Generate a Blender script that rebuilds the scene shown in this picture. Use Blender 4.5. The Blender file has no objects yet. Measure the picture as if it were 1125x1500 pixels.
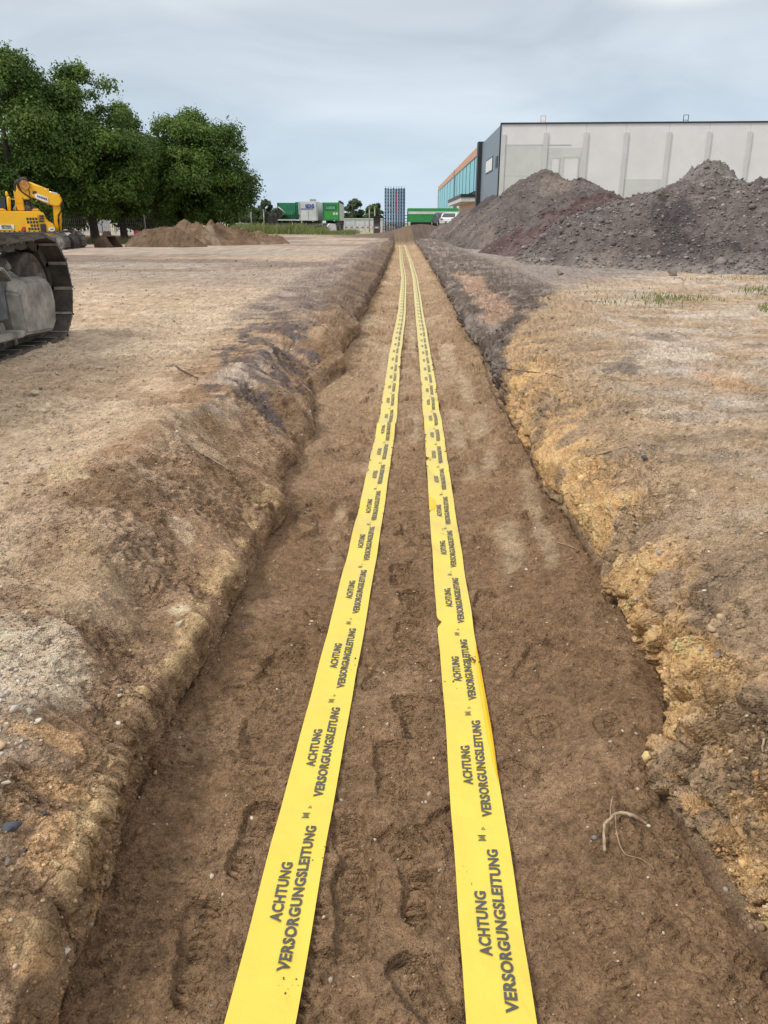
import bpy, math, random
import numpy as np
from mathutils import Vector, Matrix
R = math.radians
C = bpy.data.collections.new('scene_objects'); bpy.context.scene.collection.children.link(C)
scene = bpy.context.scene

# ---------------------------------------------------------------- camera, sky, sun, exposure
EYE = 1.62; PITCH = R(20.7); FPX = 1127.0
cam_d = bpy.data.cameras.new('camera'); cam = bpy.data.objects.new('camera', cam_d); C.objects.link(cam)
cam_d.sensor_fit = 'VERTICAL'; cam_d.sensor_height = 36.0; cam_d.lens = 36.0*FPX/1500.0
cam_d.clip_start = 0.05; cam_d.clip_end = 6000
cam.location = (0, 0, EYE); cam.rotation_euler = (math.pi/2-PITCH, 0, 0)
scene.camera = cam
scene.view_settings.view_transform = 'Standard'; scene.view_settings.look = 'None'
scene.view_settings.gamma = 1; scene.view_settings.use_curve_mapping = False
scene.view_settings.exposure = 0.62
SUN_EL, SUN_AZ = R(50), R(-118)         # azimuth measured from +Y towards +X: from the left, a little behind
w = bpy.data.worlds.new('World'); scene.world = w; w.use_nodes = True
nt = w.node_tree; nt.nodes.clear()
def N(nt, t, **k):
    n = nt.nodes.new(t)
    for a, b in k.items(): setattr(n, a, b)
    return n
sky = N(nt, 'ShaderNodeTexSky', sky_type='NISHITA'); sky.sun_disc = False
sky.sun_elevation = SUN_EL; sky.sun_rotation = SUN_AZ
tc = N(nt, 'ShaderNodeTexCoord'); sep = N(nt, 'ShaderNodeSeparateXYZ'); nt.links.new(tc.outputs['Generated'], sep.inputs[0])
# overcast layer: colour by elevation (z of the direction), streaks by stretched noise
ramp = N(nt, 'ShaderNodeValToRGB'); nt.links.new(sep.outputs['Z'], ramp.inputs[0])
e = ramp.color_ramp.elements
SK = 8.4   # the layer is written in units of background strength 0.1
e[0].position = 0.0; e[0].color = (.48, .61, .76, 1)
e[1].position = 1.0; e[1].color = (1.0, 1.0, 1.02, 1)
for p, c in ((.06, (.47, .58, .695)), (.13, (.46, .545, .64)), (.20, (.455, .525, .60)), (.28, (.475, .535, .60)), (.45, (.66, .69, .72))):
    q = e.new(p); q.color = (*c, 1)
mp = N(nt, 'ShaderNodeMapping'); mp.inputs['Scale'].default_value = (1.5, 1.5, 5.5); mp.inputs['Rotation'].default_value = (0, R(2), 0)
nt.links.new(tc.outputs['Generated'], mp.inputs[0])
n1 = N(nt, 'ShaderNodeTexNoise'); n1.inputs['Scale'].default_value = 2.2; n1.inputs['Detail'].default_value = 7; n1.inputs['Distortion'].default_value = .5; n1.inputs['Roughness'].default_value=.5
nt.links.new(mp.outputs[0], n1.inputs['Vector'])
cr = N(nt, 'ShaderNodeValToRGB'); nt.links.new(n1.outputs[0], cr.inputs[0])
cr.color_ramp.elements[0].position = .34; cr.color_ramp.elements[0].color = (.87, .885, .905, 1)
cr.color_ramp.elements[1].position = .72; cr.color_ramp.elements[1].color = (1.2, 1.17, 1.14, 1)
mul = N(nt, 'ShaderNodeMix', data_type='RGBA', blend_type='MULTIPLY'); mul.inputs[0].default_value = 1
nt.links.new(ramp.outputs[0], mul.inputs[6]); nt.links.new(cr.outputs[0], mul.inputs[7])
# one brighter cloud bank up right
vm = N(nt, 'ShaderNodeVectorMath', operation='SUBTRACT'); nt.links.new(tc.outputs['Generated'], vm.inputs[0])
vm.inputs[1].default_value = (.312, .925, .222)
vs = N(nt, 'ShaderNodeVectorMath', operation='MULTIPLY'); nt.links.new(vm.outputs[0], vs.inputs[0]); vs.inputs[1].default_value = (11, 11, 60)
vl = N(nt, 'ShaderNodeVectorMath', operation='LENGTH'); nt.links.new(vs.outputs[0], vl.inputs[0])
mr = N(nt, 'ShaderNodeMapRange'); mr.interpolation_type = 'SMOOTHSTEP'
mr.inputs[1].default_value = 0; mr.inputs[2].default_value = 1.3; mr.inputs[3].default_value = 1; mr.inputs[4].default_value = 0
nt.links.new(vl.outputs['Value'], mr.inputs[0])
mm = N(nt, 'ShaderNodeMath', operation='MULTIPLY'); nt.links.new(mr.outputs[0], mm.inputs[0]); nt.links.new(n1.outputs[0], mm.inputs[1])
br = N(nt, 'ShaderNodeMix', data_type='RGBA', blend_type='MIX'); nt.links.new(mm.outputs[0], br.inputs[0])
nt.links.new(mul.outputs[2], br.inputs[6]); br.inputs[7].default_value = (.95, .95, .92, 1)
sc = N(nt, 'ShaderNodeMix', data_type='RGBA', blend_type='MULTIPLY'); sc.inputs[0].default_value = 1
nt.links.new(br.outputs[2], sc.inputs[6]); sc.inputs[7].default_value = (SK*1.03, SK, SK*.965, 1)
mx = N(nt, 'ShaderNodeMix', data_type='RGBA'); mx.inputs[0].default_value = .93
nt.links.new(sky.outputs[0], mx.inputs[6]); nt.links.new(sc.outputs[2], mx.inputs[7])
bg = N(nt, 'ShaderNodeBackground'); bg.inputs[1].default_value = 0.1; nt.links.new(mx.outputs[2], bg.inputs[0])
out = N(nt, 'ShaderNodeOutputWorld'); nt.links.new(bg.outputs[0], out.inputs[0])
sd = bpy.data.lights.new('sun', 'SUN'); sd.energy = 1.5; sd.angle = R(10); sd.color = (1, .95, .87)
so = bpy.data.objects.new('sun', sd); C.objects.link(so)
sdir = Vector((math.sin(SUN_AZ)*math.cos(SUN_EL), math.cos(SUN_AZ)*math.cos(SUN_EL), math.sin(SUN_EL)))
so.rotation_euler = sdir.to_track_quat('Z', 'Y').to_euler(); so.location = (-20, 10, 30)

# ---------------------------------------------------------------- helpers
def ray(px, py):
    u = (750-py)/FPX
    return np.array([(px-562.5)/FPX, math.cos(PITCH)+u*math.sin(PITCH), -math.sin(PITCH)+u*math.cos(PITCH)])
def at_z(px, py, z=0.0):
    d = ray(px, py); t = (z-EYE)/d[2]; return np.array([d[0]*t, d[1]*t, z])
def at_y(px, py, Y):
    d = ray(px, py); t = Y/d[1]; return np.array([d[0]*t, Y, EYE+d[2]*t])
def at_x(px, py, X):
    d = ray(px, py); t = X/d[0]; return np.array([X, d[1]*t, EYE+d[2]*t])

def tag(o, label=None, cat=None, group=None, kind=None):
    if label: o['label'] = label
    if cat: o['category'] = cat
    if group: o['group'] = group
    if kind: o['kind'] = kind
    return o
def empty(name, loc=(0, 0, 0), rz=0, label=None, cat=None, group=None):
    o = bpy.data.objects.new(name, None); C.objects.link(o); o.location = loc; o.rotation_euler = (0, 0, rz)
    o.empty_display_size = .2
    return tag(o, label, cat, group)
def link(name, me, mat=None, parent=None):
    o = bpy.data.objects.new(name, me); C.objects.link(o)
    if mat is not None:
        for m in (mat if isinstance(mat, (list, tuple)) else [mat]): me.materials.append(m)
    if parent is not None: o.parent = parent
    return o
def np_mesh(name, V, F, col=None, smooth=False, midx=None):
    """V (n,3); F (m,k) one face size"""
    me = bpy.data.meshes.new(name); V = np.asarray(V, np.float32); F = np.asarray(F, np.int32)
    me.vertices.add(len(V)); me.vertices.foreach_set('co', V.ravel())
    k = F.shape[1]; me.loops.add(F.size); me.loops.foreach_set('vertex_index', F.ravel())
    me.polygons.add(len(F)); me.polygons.foreach_set('loop_start', np.arange(0, F.size, k, dtype=np.int32))
    try: me.polygons.foreach_set('loop_total', np.full(len(F), k, np.int32))
    except Exception: pass
    if smooth: me.polygons.foreach_set('use_smooth', np.ones(len(F), bool))
    if midx is not None: me.polygons.foreach_set('material_index', np.asarray(midx, np.int32))
    if col is not None:
        a = me.color_attributes.new('Col', 'FLOAT_COLOR', 'POINT')
        c = np.ones((len(V), 4), np.float32); c[:, :3] = col; a.data.foreach_set('color', c.ravel())
    me.update(calc_edges=True); me.validate()
    return me

class MB:
    def __init__(s): s.v = []; s.f = []; s.m = []; s.sm = []
    def add(s, vs, fs, mi=0, smooth=False):
        b = len(s.v); s.v += [tuple(map(float, v)) for v in vs]
        for f in fs: s.f.append([b+i for i in f]); s.m.append(mi); s.sm.append(smooth)
        return s
    def box(s, x0, x1, y0, y1, z0, z1, mi=0, rz=0, c=None, bev=0):
        vs = [(x, y, z) for z in (z0, z1) for x, y in ((x0, y0), (x1, y0), (x1, y1), (x0, y1))]
        if rz:
            cx, cy = c if c else ((x0+x1)/2, (y0+y1)/2); a, b = math.cos(rz), math.sin(rz)
            vs = [(cx+(x-cx)*a-(y-cy)*b, cy+(x-cx)*b+(y-cy)*a, z) for x, y, z in vs]
        return s.add(vs, [(3, 2, 1, 0), (4, 5, 6, 7), (0, 1, 5, 4), (1, 2, 6, 5), (2, 3, 7, 6), (3, 0, 4, 7)], mi)
    def tube(s, pts, r, n=8, mi=0, cap=True):
        pts = [Vector(p) for p in pts]; rs = r if isinstance(r, (list, tuple)) else [r]*len(pts)
        vs = []; prev = None
        for i, p in enumerate(pts):
            d = (pts[min(i+1, len(pts)-1)]-pts[max(i-1, 0)]).normalized()
            a = prev if prev is not None else (Vector((0, 0, 1)) if abs(d.z) < .9 else Vector((1, 0, 0)))
            u = d.cross(a).cross(d)
            u = u.normalized() if u.length > 1e-6 else d.orthogonal().normalized()
            prev = u; v = d.cross(u)
            for k in range(n):
                t = 2*math.pi*k/n; vs.append(p+(u*math.cos(t)+v*math.sin(t))*rs[i])
        fs = [(i*n+k, i*n+(k+1) % n, (i+1)*n+(k+1) % n, (i+1)*n+k) for i in range(len(pts)-1) for k in range(n)]
        s.add(vs, fs, mi, True)
        if cap:
            b = len(s.v)-len(vs)
            s.f.append([b+k for k in range(n)][::-1]); s.m.append(mi); s.sm.append(False)
            s.f.append([b+(len(pts)-1)*n+k for k in range(n)]); s.m.append(mi); s.sm.append(False)
        return s
    def prism(s, poly, off, mi=0):
        """poly: 3d points of a planar outline; off: extrusion vector"""
        n = len(poly); P = [Vector(p) for p in poly]; o = Vector(off)
        vs = P+[p+o for p in P]
        fs = [tuple(range(n)), tuple(range(2*n-1, n-1, -1))]+[(i, i+n, (i+1) % n+n, (i+1) % n) for i in range(n)]
        return s.add(vs, fs, mi)
    def build(s, name, mat, parent=None, bevel=0, seg=2):
        me = bpy.data.meshes.new(name); me.from_pydata(s.v, [], s.f)
        me.polygons.foreach_set('material_index', s.m); me.polygons.foreach_set('use_smooth', s.sm); me.update()
        import bmesh
        bm = bmesh.new(); bm.from_mesh(me); bmesh.ops.recalc_face_normals(bm, faces=bm.faces)
        if bevel:
            ed = [e_ for e_ in bm.edges if len(e_.link_faces) == 2 and e_.calc_face_angle(0) > .6 and not (e_.link_faces[0].smooth and e_.link_faces[1].smooth)]
            bmesh.ops.bevel(bm, geom=ed, offset=bevel, segments=seg, affect='EDGES', clamp_overlap=True)
        bm.to_mesh(me); bm.free()
        return link(name, me, mat, parent)

# ---- numpy noise
_rs = np.random.RandomState(7)
_G = _rs.rand(256, 256).astype(np.float32)*2-1
def vnoise(x, y, seed=0):
    x = x+seed*37.17; y = y+seed*91.73
    xi = np.floor(x); yi = np.floor(y); fx = (x-xi).astype(np.float32); fy = (y-yi).astype(np.float32)
    xi = xi.astype(np.int64); yi = yi.astype(np.int64)
    fx = fx*fx*fx*(fx*(fx*6-15)+10); fy = fy*fy*fy*(fy*(fy*6-15)+10)
    a = _G[xi & 255, yi & 255]; b = _G[(xi+1) & 255, yi & 255]; c = _G[xi & 255, (yi+1) & 255]; d = _G[(xi+1) & 255, (yi+1) & 255]
    return a+(b-a)*fx+(c-a)*fy+(a-b-c+d)*fx*fy
def fbm(x, y, s, oct=4, seed=0, gain=.5):
    v = 0; a = 1; n = 0; X = x/s; Y = y/s
    for i in range(oct):
        v = v+a*vnoise(X, Y, seed+i); n += a; a *= gain
        X, Y = (X*.8-Y*.6)*2.03, (X*.6+Y*.8)*2.03
    return v/n
def ridged(x, y, s, oct=4, seed=0):
    v = 0; a = 1; n = 0; X = x/s; Y = y/s
    for i in range(oct):
        v = v+a*(1-2*np.abs(vnoise(X, Y, seed+i))); n += a; a *= .5
        X, Y = (X*.8-Y*.6)*2.03, (X*.6+Y*.8)*2.03
    return v/n
def cells(x, y, s, seed=0):
    """F1, F2 and a cell id value"""
    X = x/s; Y = y/s; xi = np.floor(X).astype(np.int64); yi = np.floor(Y).astype(np.int64)
    f1 = np.full(X.shape, 9., np.float32); f2 = f1.copy(); idv = np.zeros(X.shape, np.float32)
    for i in (-1, 0, 1):
        for j in (-1, 0, 1):
            cx = xi+i; cy = yi+j
            a = _G[(cx+seed*13) & 255, (cy+seed*29) & 255]; b = _G[(cy*3+seed*7+11) & 255, (cx*5+seed) & 255]
            d = ((cx+.5+a*.45-X)**2+(cy+.5+b*.45-Y)**2).astype(np.float32)
            m = d < f1
            f2 = np.where(m, f1, np.minimum(f2, d)); idv = np.where(m, _G[(cx*7+seed) & 255, (cy*11+3) & 255], idv); f1 = np.where(m, d, f1)
    return np.sqrt(f1), np.sqrt(f2), idv
def ss(a, b, x):
    t = np.clip((x-a)/(b-a), 0, 1); return t*t*(3-2*t)
def mixc(c, d, m):
    return c*(1-m[..., None])+np.asarray(d, np.float32)*m[..., None]

# ---- materials
def mat(name, col=(.5, .5, .5), rough=.6, metal=0, spec=.5, alpha=1):
    m = bpy.data.materials.new(name); m.use_nodes = True; b = m.node_tree.nodes['Principled BSDF']
    b.inputs['Base Color'].default_value = (*col, 1); b.inputs['Roughness'].default_value = rough; b.inputs['Metallic'].default_value = metal
    b.inputs['Specular IOR Level'].default_value = spec
    return m
def worn(name, col, col2, scale=3, rough=.6, metal=0, lo=.4, hi=.65, bump=.0, detail=6, stretch=(1, 1, 1), spec=.5):
    """colour broken up by a second dirt colour"""
    m = mat(name, col, rough, metal, spec); t = m.node_tree; b = t.nodes['Principled BSDF']
    c = N(t, 'ShaderNodeTexCoord'); mpp = N(t, 'ShaderNodeMapping'); mpp.inputs['Scale'].default_value = stretch
    t.links.new(c.outputs['Object'], mpp.inputs[0])
    n = N(t, 'ShaderNodeTexNoise'); n.inputs['Scale'].default_value = scale; n.inputs['Detail'].default_value = detail; n.inputs['Roughness'].default_value = .62
    t.links.new(mpp.outputs[0], n.inputs['Vector'])
    r = N(t, 'ShaderNodeValToRGB'); t.links.new(n.outputs[0], r.inputs[0])
    r.color_ramp.elements[0].position = lo; r.color_ramp.elements[0].color = (*col, 1)
    r.color_ramp.elements[1].position = hi; r.color_ramp.elements[1].color = (*col2, 1)
    t.links.new(r.outputs[0], b.inputs['Base Color'])
    if bump:
        bp = N(t, 'ShaderNodeBump'); bp.inputs['Strength'].default_value = bump; bp.inputs['Distance'].default_value = .02
        t.links.new(n.outputs[0], bp.inputs['Height']); t.links.new(bp.outputs[0], b.inputs['Normal'])
    return m
def vcol(name, rough=.95, bumps=(), var=.25, vscale=40, spec=.15, mode='POINT'):
    m = mat(name, rough=rough, spec=spec); t = m.node_tree; b = t.nodes['Principled BSDF']
    a = N(t, 'ShaderNodeAttribute'); a.attribute_name = 'Col'
    c = N(t, 'ShaderNodeTexCoord')
    n = N(t, 'ShaderNodeTexNoise'); n.inputs['Scale'].default_value = vscale; n.inputs['Detail'].default_value = 5; n.inputs['Roughness'].default_value = .7
    t.links.new(c.outputs['Object'], n.inputs['Vector'])
    r = N(t, 'ShaderNodeMapRange'); t.links.new(n.outputs[0], r.inputs[0])
    r.inputs[1].default_value = .25; r.inputs[2].default_value = .75; r.inputs[3].default_value = 1-var; r.inputs[4].default_value = 1+var
    vmm = N(t, 'ShaderNodeVectorMath', operation='SCALE'); t.links.new(a.outputs['Color'], vmm.inputs[0]); t.links.new(r.outputs[0], vmm.inputs['Scale'])
    t.links.new(vmm.outputs[0], b.inputs['Base Color'])
    prev = None
    for (s, d) in bumps:
        q = N(t, 'ShaderNodeTexNoise'); q.inputs['Scale'].default_value = s; q.inputs['Detail'].default_value = 6; q.inputs['Roughness'].default_value = .65
        t.links.new(c.outputs['Object'], q.inputs['Vector'])
        bp = N(t, 'ShaderNodeBump'); bp.inputs['Strength'].default_value = 1; bp.inputs['Distance'].default_value = d
        t.links.new(q.outputs[0], bp.inputs['Height'])
        if prev: t.links.new(prev.outputs[0], bp.inputs['Normal'])
        prev = bp
    if prev: t.links.new(prev.outputs[0], b.inputs['Normal'])
    return m

# ================================================================ THE GROUND with its trench
# profile tables: y -> floor corner, wall top, mid slope, brow, beyond
LT = {-2.: [(-.66,0),(-.68,.2),(-.78,.3),(-.9,.38),(-1.3,.45)],
      .8: [(-.66,0),(-.69,.2),(-.79,.3),(-.9,.38),(-1.3,.45)],
      1.3: [(-.70,0),(-.73,.2),(-.81,.29),(-.93,.38),(-1.35,.46)],
      1.8: [(-.735,0),(-.775,.18),(-.85,.26),(-.98,.37),(-1.4,.46)],
      2.6: [(-.69,0),(-.73,.15),(-.86,.27),(-1.07,.43),(-1.6,.48)],
      3.3: [(-.64,0),(-.68,.12),(-.88,.32),(-1.17,.53),(-1.7,.5)],
      4.1: [(-.60,0),(-.64,.10),(-.86,.34),(-1.18,.57),(-1.8,.5)],
      5.0: [(-.64,0),(-.68,.10),(-.84,.33),(-1.1,.54),(-1.8,.5)],
      6.5: [(-.64,0),(-.70,.10),(-.88,.36),(-1.12,.52),(-2.,.49)],
      8.0: [(-.56,0),(-.64,.12),(-.84,.36),(-1.1,.50),(-2.,.48)],
      9.5: [(-.56,0),(-.62,.18),(-.68,.34),(-.9,.49),(-2.,.48)],
      11.: [(-.48,0),(-.56,.16),(-.76,.34),(-1.15,.44),(-2.2,.48)],
      14.: [(-.38,0),(-.47,.19),(-.72,.34),(-1.15,.42),(-2.1,.47)],
      24.: [(-.05,0),(-.16,.2),(-.45,.34),(-1.0,.42),(-2.0,.47)],
      47.: [(.55,0),(.43,.2),(.2,.36),(-.3,.43),(-1.2,.47)],
      62.: [(.8,0),(.7,.2),(.55,.38),(.4,.45),(-.4,.47)],
      600.: [(.8,0),(.7,.2),(.55,.38),(.4,.45),(-.4,.47)]}
RT = {-2.: [(.83,.02),(.84,.16),(.9,.32),(1.,.44),(1.5,.48)],
      .8: [(.83,.02),(.84,.16),(.9,.32),(1.,.44),(1.5,.48)],
      1.3: [(.84,.03),(.83,.16),(.89,.32),(1.02,.44),(1.5,.48)],
      1.8: [(.78,.04),(.77,.16),(.85,.33),(1.03,.46),(1.6,.5)],
      2.3: [(1.00,.05),(.96,.19),(1.02,.34),(1.15,.47),(1.7,.5)],
      3.0: [(.99,.06),(.97,.2),(1.03,.34),(1.22,.48),(1.9,.5)],
      4.0: [(.98,.06),(.95,.2),(1.05,.36),(1.35,.49),(2.1,.5)],
      5.2: [(1.0,.05),(.99,.2),(1.12,.38),(1.5,.5),(2.3,.5)],
      7.0: [(1.03,.05),(1.04,.2),(1.28,.38),(1.75,.49),(2.6,.5)],
      10.: [(1.2,.05),(1.24,.16),(1.6,.33),(2.3,.47),(3.1,.5)],
      14.: [(1.3,.04),(1.36,.16),(1.8,.31),(2.6,.46),(3.4,.49)],
      24.: [(1.55,.03),(1.65,.18),(2.1,.33),(2.8,.46),(3.5,.48)],
      47.: [(2.1,.02),(2.2,.16),(2.6,.34),(3.1,.45),(3.9,.47)],
      62.: [(2.3,.02),(2.4,.16),(2.8,.34),(3.2,.45),(4.,.47)],
      600.: [(2.3,.02),(2.4,.16),(2.8,.34),(3.2,.45),(4.,.47)]}
def table(T, y):
    ks = np.array(sorted(T)); A = np.array([T[k] for k in ks])     # (k,5,2)
    return np.stack([[np.interp(y, ks, A[:, i, j]) for j in (0, 1)] for i in range(5)], 0).transpose(2, 0, 1)  # (ny,5,2)
ys = [-2.0]
while ys[-1] < .9: ys.append(ys[-1]+.03 if ys[-1] < .6 else ys[-1]+.006)
while ys[-1] < 62: ys.append(ys[-1]+max(.0036, .82*(ys[-1]**2+2.6)/1246))
while ys[-1] < 900: ys.append(ys[-1]*1.03)
ys = np.array(ys)
L = table(LT, ys); Rr = table(RT, ys)
L[:, 0, 1] += .035; Rr[:, 0, 1] += .045
Rr[:, 1, 1] += .10*ss(1.5, 2.5, ys); Rr[:, 2, 1] += .055*ss(1.5, 2.5, ys); Rr[:, 1, 0] -= .03*ss(7, 10, ys); L[:, 1, 1] += .05; L[:, 1, 0] += .02
for T in (L, Rr): T[:, 1, 1] = np.maximum(T[:, 1, 1], T[:, 0, 1]+.07)
# local wander of the edges
def w1(s, seed, y=ys): return fbm(y, y*0+3.3, s, 4, seed)
for T, sgn, sd0 in ((L, -1, 11), (Rr, 1, 23)):
    T[:, 0, 0] += .035*w1(.5, sd0)+.015*w1(.12, sd0+5)
    T[:, 1, 0] += .035*w1(.5, sd0)+.02*w1(.15, sd0+7)
    bm__ = .0 if sgn > 0 else 1.
    for q_ in (0, 1, 2): T[:, q_, 0] += bm__*(.13*np.exp(-((ys-8.7)/.35)**2)+.09*np.exp(-((ys-6.0)/.35)**2)-.10*np.exp(-((ys-7.4)/.45)**2)+.10*np.exp(-((ys-11.5)/.5)**2)-.06*np.exp(-((ys-4.7)/.3)**2))
    T[:, 1, 1] *= 1+(.18 if sgn < 0 else .35)*w1(.35, sd0+9)
    T[:, 2, 0] += .04*w1(.5, sd0+2); T[:, 3, 0] += .07*w1(.7, sd0+3); T[:, 3, 1] += .025*w1(.6, sd0+4)
def arc(P, n, dense=None):
    """resample (ny,k,2) polyline of control points into n columns, lightly rounded"""
    ny, k, _ = P.shape
    u = np.linspace(0, k-1, n); i = np.minimum(u.astype(int), k-2); f = u-i
    Q = P[:, i]*(1-f)[None, :, None]+P[:, i+1]*f[None, :, None]
    return Q
def smooth_cols(Q, it, keep):
    for _ in range(it):
        Q[:, 1:-1] = Q[:, 1:-1]*(.5+.5*keep[1:-1])[None, :, None]+(Q[:, :-2]+Q[:, 2:])*(.25*(1-keep[1:-1]))[None, :, None]
    return Q
NB = 150; NF = 270; NO = 320
def side(T):
    # sub-allocate columns: floor corner -> wall top -> mid -> brow -> beyond
    segs = [34, 32, 34, 50]; u = np.concatenate([np.linspace(i, i+1, s, endpoint=False) for i, s in enumerate(segs)]+[[4.]])
    i = np.minimum(u.astype(int), 3); f = u-i
    Q = T[:, i]*(1-f)[None, :, None]+T[:, i+1]*f[None, :, None]
    keep = np.where(np.abs(u-1) < .12, .0, 0.)
    keep[:3] = 1
    return smooth_cols(Q, 3 if T is L else 5, keep), u
QL, uL = side(L); QR, uR = side(Rr)
fl = np.linspace(0, 1, NF+2)[1:-1]
XF = QL[:, :1, 0]*(1-fl)+QR[:, :1, 0]*fl; 
right_rise = ss(.66, 1.0, fl)[None, :]
ZF = QR[:, :1, 1]*right_rise+QL[:, :1, 1]*ss(.26, .0, fl)[None, :]
g = np.cumsum(.012*1.0145**np.arange(NO)); g = np.concatenate([g, g[-1]*1.12**np.arange(1, 40)])
XLo = QL[:, -1:, 0]-g[None, :]; XRo = QR[:, -1:, 0]+g[None, :]
ZLo = np.repeat(QL[:, -1:, 1], len(g), 1); ZRo = np.repeat(QR[:, -1:, 1], len(g), 1)
X = np.concatenate([XLo[:, ::-1], QL[:, ::-1, 0], XF, QR[:, :, 0], XRo], 1).astype(np.float32)
Z = np.concatenate([ZLo[:, ::-1], QL[:, ::-1, 1], ZF, QR[:, :, 1], ZRo], 1).astype(np.float32)
NY, NX = X.shape
Y = np.repeat(ys[:, None], NX, 1).astype(np.float32)
nLo = len(g); nL = QL.shape[1]; cF0 = nLo+nL; cF1 = cF0+NF; nR = QR.shape[1]
U = np.concatenate([np.full(nLo, 4.), uL[::-1], np.zeros(NF), uR, np.full(len(g), 4.)])[None, :]   # 0 floor .. 4 surface
side_s = np.concatenate([-np.ones(cF0), np.zeros(NF), np.ones(nR+len(g))])[None, :]
# arc length coordinate
dW = np.sqrt(np.diff(X, axis=1)**2+np.diff(Z, axis=1)**2); W = np.concatenate([np.zeros((NY, 1), np.float32), np.cumsum(dW, 1)], 1)
W = W-W[:, cF0+NF//2][:, None]+X[:, cF0+NF//2][:, None]
isL = (side_s < 0); isR = (side_s > 0); isF = (side_s == 0)
bankL = isL*ss(0, .1, U)*(1-ss(3.3, 4, U)); bankR = isR*ss(0, .1, U)*(1-ss(3.3, 4, U))
surfM = ss(3.2, 4., U)*(side_s != 0)
# ---- broad relief
Z += surfM*(.035*fbm(X, Y, 2.2, 3, 31)+.014*fbm(X, Y, .45, 3, 32))*ss(60, 30, Y) + surfM*.1*fbm(X, Y, 12, 2, 33)*ss(8, 25, Y)
end = ss(60.5, 63, Y)            # the trench ends
Z = Z*(1-end)+np.maximum(Z, .47+.1*fbm(X, Y, 3, 3, 34))*end
# low mound of spoil behind the trench's end
Z += .9*np.exp(-((X-3.2)/3.0)**2-((Y-72)/5)**2)
# bumps of slumped soil on the left shoulder (the humps one sees against the flat)
def bump(x, y, rx, ry, h, rot=0):
    global Z
    c, s_ = math.cos(rot), math.sin(rot); dx = X-x; dy = Y-y
    a = (dx*c+dy*s_)/rx; b = (-dx*s_+dy*c)/ry
    Z += (h*np.exp(-(a*a+b*b))).astype(np.float32)*(side_s != 0)
bump(-1.42, 3.35, .22, .3, .06); bump(-1.22, 4.15, .15, .28, .07); bump(-1.3, 5.6, .2, .3, .05)
bump(-1.15, 3.75, .1, .12, -.05); bump(-1.0, 2.45, .12, .14, -.03)
bump(-.92, 2.62, .09, .08, -.07); bump(-.95, 2.38, .1, .09, .035)
bump(-1.28, 2.95, .25, .25, .03); bump(-1.02, 3.35, .08, .1, -.05)
bump(-1.0, 8.1, .22, .35, -.16); bump(-.72, 8.9, .1, .3, .06)
bump(1.55, 3.2, .3, .5, .03); bump(1.3, 2.2, .12, .2, .03); bump(2.0, 9.0, .6, 1.2, .06)
# ---- normals of the base sheet and displacement along them
def grid_normals(X, Y, Z):
    P = np.stack([X, Y, Z], -1); du = np.gradient(P, axis=1); dv = np.gradient(P, axis=0)
    n = np.cross(du, dv); n /= np.linalg.norm(n, axis=-1, keepdims=True)+1e-9
    return n
n = grid_normals(X, Y, Z)
near = ss(30, 10, Y)
soft = np.minimum(ss(.0, .35, U), 1)
# banks: lumpy, with runnels down the slope
D = bankL*(.024*fbm(W, Y, .45, 3, 41)+.013*ridged(W*.45+Y*.25, Y, .16, 3, 42)+.007*ridged(W*.4+Y*.3, Y, .055, 3, 44)+.007*fbm(W, Y, .05, 3, 43))
D = D+isL*ss(.1, .5, U)*(1-ss(3, 3.8, U))*(.055*np.maximum(ridged(W*.5+Y*.5, Y, .42, 3, 45)-.15, 0))*near
stk = W*.35-Y*.2
f1, f2, idv = cells(W+.03*fbm(W, Y, .08, 2, 57), Y+.03*fbm(W, Y, .08, 2, 58), .085, 3)
crack = ss(.0, .16, f2-f1)
g1, g2, idg = cells(W+.02*fbm(W, Y, .05, 2, 57), Y, .034, 5)
D = D+bankR*(.034*fbm(W, Y, .5, 3, 51)+.022*ridged(stk, Y, .15, 3, 52)+.014*ridged(stk, Y, .06, 3, 54)+.012*fbm(W, Y, .05, 3, 53))
h1, h2, idh = cells(W+.05*fbm(W, Y, .12, 2, 59), Y+.05*fbm(W, Y, .12, 2, 60), .19, 7)
crumb = idg*ss(0, .2, g2-g1); k1, k2, idk = cells(W+.01*fbm(W, Y, .03, 2, 57), Y, .02, 6)
cz = ss(-.15, .25, fbm(W, Y, .35, 3, 63))
D = D+near*(isL*ss(.05, .3, U)*(.008*crumb+.0055*idk)*(.25+cz)+isR*ss(1.5, 3, U)*(.010*crumb+.006*idk)*(.3+cz)+isF*.0035*idk*(.3+cz))
lowR = isR*ss(.02, .3, U)*(1-ss(2.2, 3.3, U))
D = D+lowR*near*((.026*idv*crack-.014*(1-crack))*ss(-.1, .2, fbm(W, Y, .4, 2, 64))+(.042*idh-.04*(1-ss(.0, .10, h2-h1)))*ss(3.2, 2.2, Y)+(.012*crumb+.006*idk)*(.3+cz)-.004)
# undercut at the foot of the right wall
D = D-isR*.075*np.exp(-((U-.2)/.17)**2)*ss(.9, 1.4, Y)*(.7+.6*fbm(Y, Y*0, .4, 2, 55))
farbank = ss(8, 11, Y)*(bankL+bankR)
D = D+farbank*(.075*ridged(W*.25+Y*.15, Y, .9, 3, 65)+.05*ridged(W*.5, Y, .6, 3, 61)+.03*fbm(W, Y, .25, 3, 62))*ss(0, .4, U)
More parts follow.
